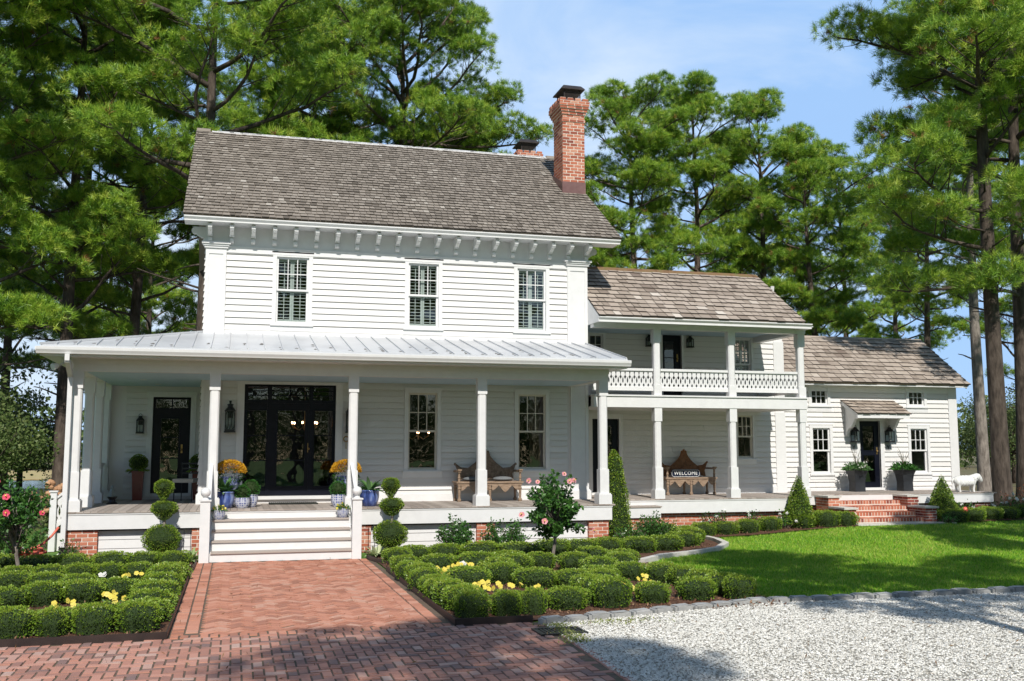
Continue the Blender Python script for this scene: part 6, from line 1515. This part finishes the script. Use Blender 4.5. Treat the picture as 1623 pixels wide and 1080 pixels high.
PA = pine_meshes(1, 21.5, 8.6, 4.6, .25, 32, (.5, .3), barkm=barkdark, sparse=.86)
PB = pine_meshes(2, 21.5, 9.5, 6.3, .34, 46, (-.2, 0), top_round=.45, fork=True)
PC = pine_meshes(3, 19.0, 8.6, 3.5, .27, 34, (.2, .2), top_round=.62)
PD = pine_meshes(4, 19.6, 5.2, 3.4, .25, 38, (-.3, .1), top_round=.6, sparse=.9)
PE = pine_meshes(5, 17.0, 4.6, 3.2, .24, 36, (.4, 0), top_round=.55)
PF = pine_meshes(6, 21.0, 9.5, 4.5, .26, 32, (-.6, -.5), nn=24, nw=.0075, barkm=barkdark, low=[(7.5, 2.9, 3.6, .0), (8.6, 3.4, 4.4, .05), (6.4, 3.0, 2.8, -.12)])
PG = pine_meshes(7, 20.0, 5.0, 4.1, .24, 38, (.3, .1), top_round=.55, barkm=barkdark, sparse=.86)
PH = pine_meshes(8, 20.0, 8.0, 3.9, .24, 36, (.2, 0), barkm=barkpale)
PS = pine_meshes(9, 16.0, 8.0, 3.2, .26, 22, (.2, 0), sparse=.62)
# left of the house
pine(PA, -1.13, 31.0, "tall pine rising behind the left gable, its trunk beside the corner pilaster", .4)
pine(PG, -5.2, 34.0, "pine with low boughs filling the gap left of the gable", 1.0)
pine(PD, -7.6, 33.0, "dense green pine at the left edge, its low boughs hiding the trunk", 2.2, 1.0)
pine(PD, -5.9, 40.0, "ivy dark pine trunk close behind the porch corner post", 3.0, 1.02)
pine(PB, -10.4, 29.5, "big pine whose crown fills the top left corner of the view", 1.6, .98)
pine(PE, -3.6, 37.5, "shorter pine left of the gable with low green boughs", 5.2, 1.05)
pine(PA, 1.4, 45.0, "pine behind the left end of the main roof ridge", 4.0, .98)
pine(PG, -9.4, 47.0, "pine with low boughs far left beyond the porch corner", 2.6, .95)
pine(PD, -12.5, 54.0, "pine in the second rank at the far left edge", 1.4, 1.0)
pine(PG, -4.6, 56.0, "distant pine low between the side porch posts", 5.6, .9)
pine(PD, -15.5, 49.0, "pine in the far left rank beside the field", .6, .95)
# behind the main roof
pine(PC, 2.9, 43.0, "slim pine behind the left part of the roof ridge", .2, 1.06)
pine(PB, 6.9, 44.0, "broad many limbed pine crowning the middle of the main roof", .9, 1.02)
pine(PB, 10.0, 48.5, "pine reaching out low boughs behind the small rear chimney", 3.4, .83)
pine(PE, 4.2, 52.0, "pine farther back behind the middle of the roof", 2.0, 1.1)
# right of the chimney
pine(PC, 18.6, 45.0, "round headed pine just right of the tall chimney", 1.3, .99)
pine(PC, 22.7, 47.0, "second round headed pine right of the chimney", 3.1, 1.04)
pine(PD, 26.4, 46.5, "tall bushy pine above the balcony wing, third right of the chimney", .5, 1.02)
pine(PE, 26.2, 41.5, "lower bushy pine behind the right end of the balcony roof", 2.4, .92)
pine(PG, 33.4, 50.0, "pine behind the kitchen roof ridge, left half", 1.9, .92)
pine(PC, 39.4, 51.0, "pine behind the right end of the kitchen roof", 4.2, 1.02)
pine(PD, 42.5, 58.0, "pine farther back between the kitchen gable and the pale trunk", .8, 1.0)
pine(PE, 21.0, 58.0, "distant pine showing below the round headed crowns", 2.9, 1.0)
pine(PE, 30.0, 56.0, "distant pine low behind the kitchen roof", 3.6, 1.0)
pine(PH, 27.0, 32.0, "pale barked pine trunk behind the white sheep", 1.2, 1.0)
pine(PF, 20.75, 23.9, "near twin pine at the right edge, left trunk of the two", .0, 1.0)
pine(PF, 21.95, 24.4, "near twin pine at the right edge, right trunk of the two", .9, .98)
pine(PG, 37.5, 41.0, "pine at the right edge beyond the twin trunks", 3.3, .95)
# behind and beside the viewpoint: the shade on bricks, gravel and lawn falls from these
pine(PC, 7.9, 5.0, "small dense pine beside the viewpoint shading the hedge end", .5, .60, "pines outside the view shading the lawn")
pine(PC, 15.4, 9.3, "small dense pine right of the drive shading the lawn middle", 2.1, .60, "pines outside the view shading the lawn")
pine(PC, 19.2, 10.6, "small dense pine right of the drive shading the far lawn", 1.1, .60, "pines outside the view shading the lawn")
pine(PS, 23.9, 14.4, "pine right of the view shading the kitchen wall end", 4.0, .95, "pines outside the view shading the lawn")
pine(PS, .5, -6.9, "pine behind the viewpoint shading the near bricks", 1.1, .98, "pines outside the view shading the lawn")
pine(PS, 10.6, -.2, "pine behind the viewpoint shading the gravel", 3.0, .85, "pines outside the view shading the lawn")
pine(PD, -9.0, -20.0, "pine far behind the viewpoint, reflected left in the porch windows", 3.0, .9, "pines reflected in the windows")
pine(PD, 4.0, -24.0, "pine far behind the viewpoint, reflected in the porch windows", 1.0, .9, "pines reflected in the windows")
pine(PA, -18.0, -30.0, "dark pine far behind the viewpoint, reflected at the left", 3.0, .9, "pines reflected in the windows")
pine(PB, 11.0, -34.0, "broad pine far behind the viewpoint, reflected in the windows", 1.0, .9, "pines reflected in the windows")
pine(PB, -2.0, -38.0, "broad pine farthest behind the viewpoint, reflected in the door", 2.0, .95, "pines reflected in the windows")
pine(PG, 17.0, -22.0, "pine far behind the viewpoint, reflected right in the porch windows", 2.0, .9, "pines reflected in the windows")

def broad_mesh(seed, H, R, n=11000, L=.13):
    rd = random.Random(seed); q = np.random.default_rng(seed); mb = MB(); mb.tube([(0, 0, -.1), (.05, 0, H * .3), (0, .05, H * .6)], [.16, .12, .05], 8); C = []
    for k in range(46):
        d = Vector((rd.gauss(0, 1), rd.gauss(0, 1), rd.gauss(.1, .8))).normalized(); f = rd.uniform(.3, 1); e = Vector((d.x * R * f, d.y * R * f, H * .55 + d.z * H * .42 * f)); C.append((e, rd.uniform(.22, .42) * R)); mb.tube([(0, 0, H * .3), (e.x * .5, e.y * .5, H * .32 + .4 * (e.z - H * .3)), tuple(e)], [.05, .03, .012], 5)
    c = []; d = []
    for e, r in C:
        m = n // 46; u_ = unit(q.normal(0, 1, (m, 3))); c.append(np.array(e) + u_ * r * q.uniform(.5, 1, (m, 1)) * np.array([1, 1, .7])); d.append(u_)
    c = np.concatenate(c); d = np.concatenate(d)
    return mb.mesh("trunk", barkdark, True), np_mesh("crown", leaves(c, d, L, L * .6, .8, seed), 4, broadl, q.random(len(c)))
BA = broad_mesh(1, 5.0, 2.6); BB = broad_mesh(2, 6.5, 2.8)
def broad(m, x, y, lab, s, rz=0, sz=1.):
    t = thing("broadleaf_tree", (x, y, -.1), lab, "tree", "broadleaf trees beyond the house", rz); t.scale = (s, s, s * sz); link("trunk", m[0], t, (0, 0, 0)); link("crown", m[1], t, (0, 0, 0))
broad(BB, -8.6, 27.0, "grey green broadleaf tree at the left edge beside the porch", .95, .3)
broad(BA, -6.2, 27.5, "small broadleaf tree by the porch corner at left", .72, 1.3)
broad(BB, -8.6, 33.5, "leafy broadleaf tree between the first two left pines", .85, 1.0)
broad(BB, -10.0, 36.5, "taller broadleaf tree at the far left between pine trunks", 1.25, 2.0)
pine(PE, -7.4, 62.0, "farthest pine low in the gap at the left", 1.0, 1.0)
broad(BB, -11.0, 38.0, "broadleaf tree in the gap between the leftmost pines", .8, 4.0)
broad(BA, -8.0, 43.0, "small broadleaf tree low behind the leftmost pine trunks", .85, 5.0)
broad(BA, -4.6, 50.0, "light green tree low behind the side porch posts", .8, 2)
broad(BA, -13.0, 60.0, "broadleaf tree beyond the field at the far left", 1.0, 2.2)
broad(BB, -20.0, 75.0, "distant broadleaf tree at the far left above the field", 1.0, 3.0)
broad(BB, 42.5, 48.0, "dark broadleaf tree right of the kitchen wall", .95, .5)
broad(BA, 47.0, 55.0, "light broadleaf tree between the pale trunk and the twin pines", 1.05, 1.5)
broad(BB, 50.5, 56.0, "broadleaf tree left of the twin pine trunks", .95, 2.5)
broad(BA, 55.0, 60.0, "broadleaf tree at the right edge behind the twin trunks", 1.1, 3.5)
broad(BA, 60.0, 64.0, "broadleaf tree farthest right behind the pines", 1.2, 4.5)
# far woods on the horizon, field and water
q = np.random.default_rng(77); cs = []; ds = []
for a in np.linspace(-3.14, 3.14, 620):
    dist = q.uniform(120, 150); x, y = dist * math.sin(a), dist * math.cos(a); h = q.uniform(5, 10) * (1 if -1.1 < a < 1.6 else 1.9); m = 150 if -1.1 < a < 1.6 else 420; u_ = unit(q.normal(0, 1, (m, 3)))
    cs.append(np.array([x, y, h * .45]) + u_ * np.array([2.6, 2.6, h * .55]) * q.uniform(.5, 1, (m, 1))); ds.append(u_)
cs = np.concatenate(cs); ds = np.concatenate(ds)
tag(link("far_woods", np_mesh("far_woods", leaves(cs, ds, .75, .5, .8, 5), 4, broadl, q.random(len(cs)))), "distant band of woods along the horizon", "woods", kind="stuff")
mb = MB(); mb.box(44, 90, 55, 70, -.5, -.235); tag(mb.build("pond_water", waterm), kind="structure")
mb = MB(); mb.box(-60, -9, 62, 80, -.5, -.235); tag(mb.build("creek_water", waterm), kind="structure")
fieldm = M("dry_field_grass", [(.30, .22, .09), (.42, .32, .15), (.30, .28, .08)], rough=.95, scale=1.5)
mb = MB(); mb.box(40, 110, 72, 115, -.5, -.22); tag(mb.build("dry_field", fieldm), kind="structure")
mb = MB(); mb.box(-90, -14, 84, 118, -.5, -.22); tag(mb.build("dry_field", fieldm), kind="structure")
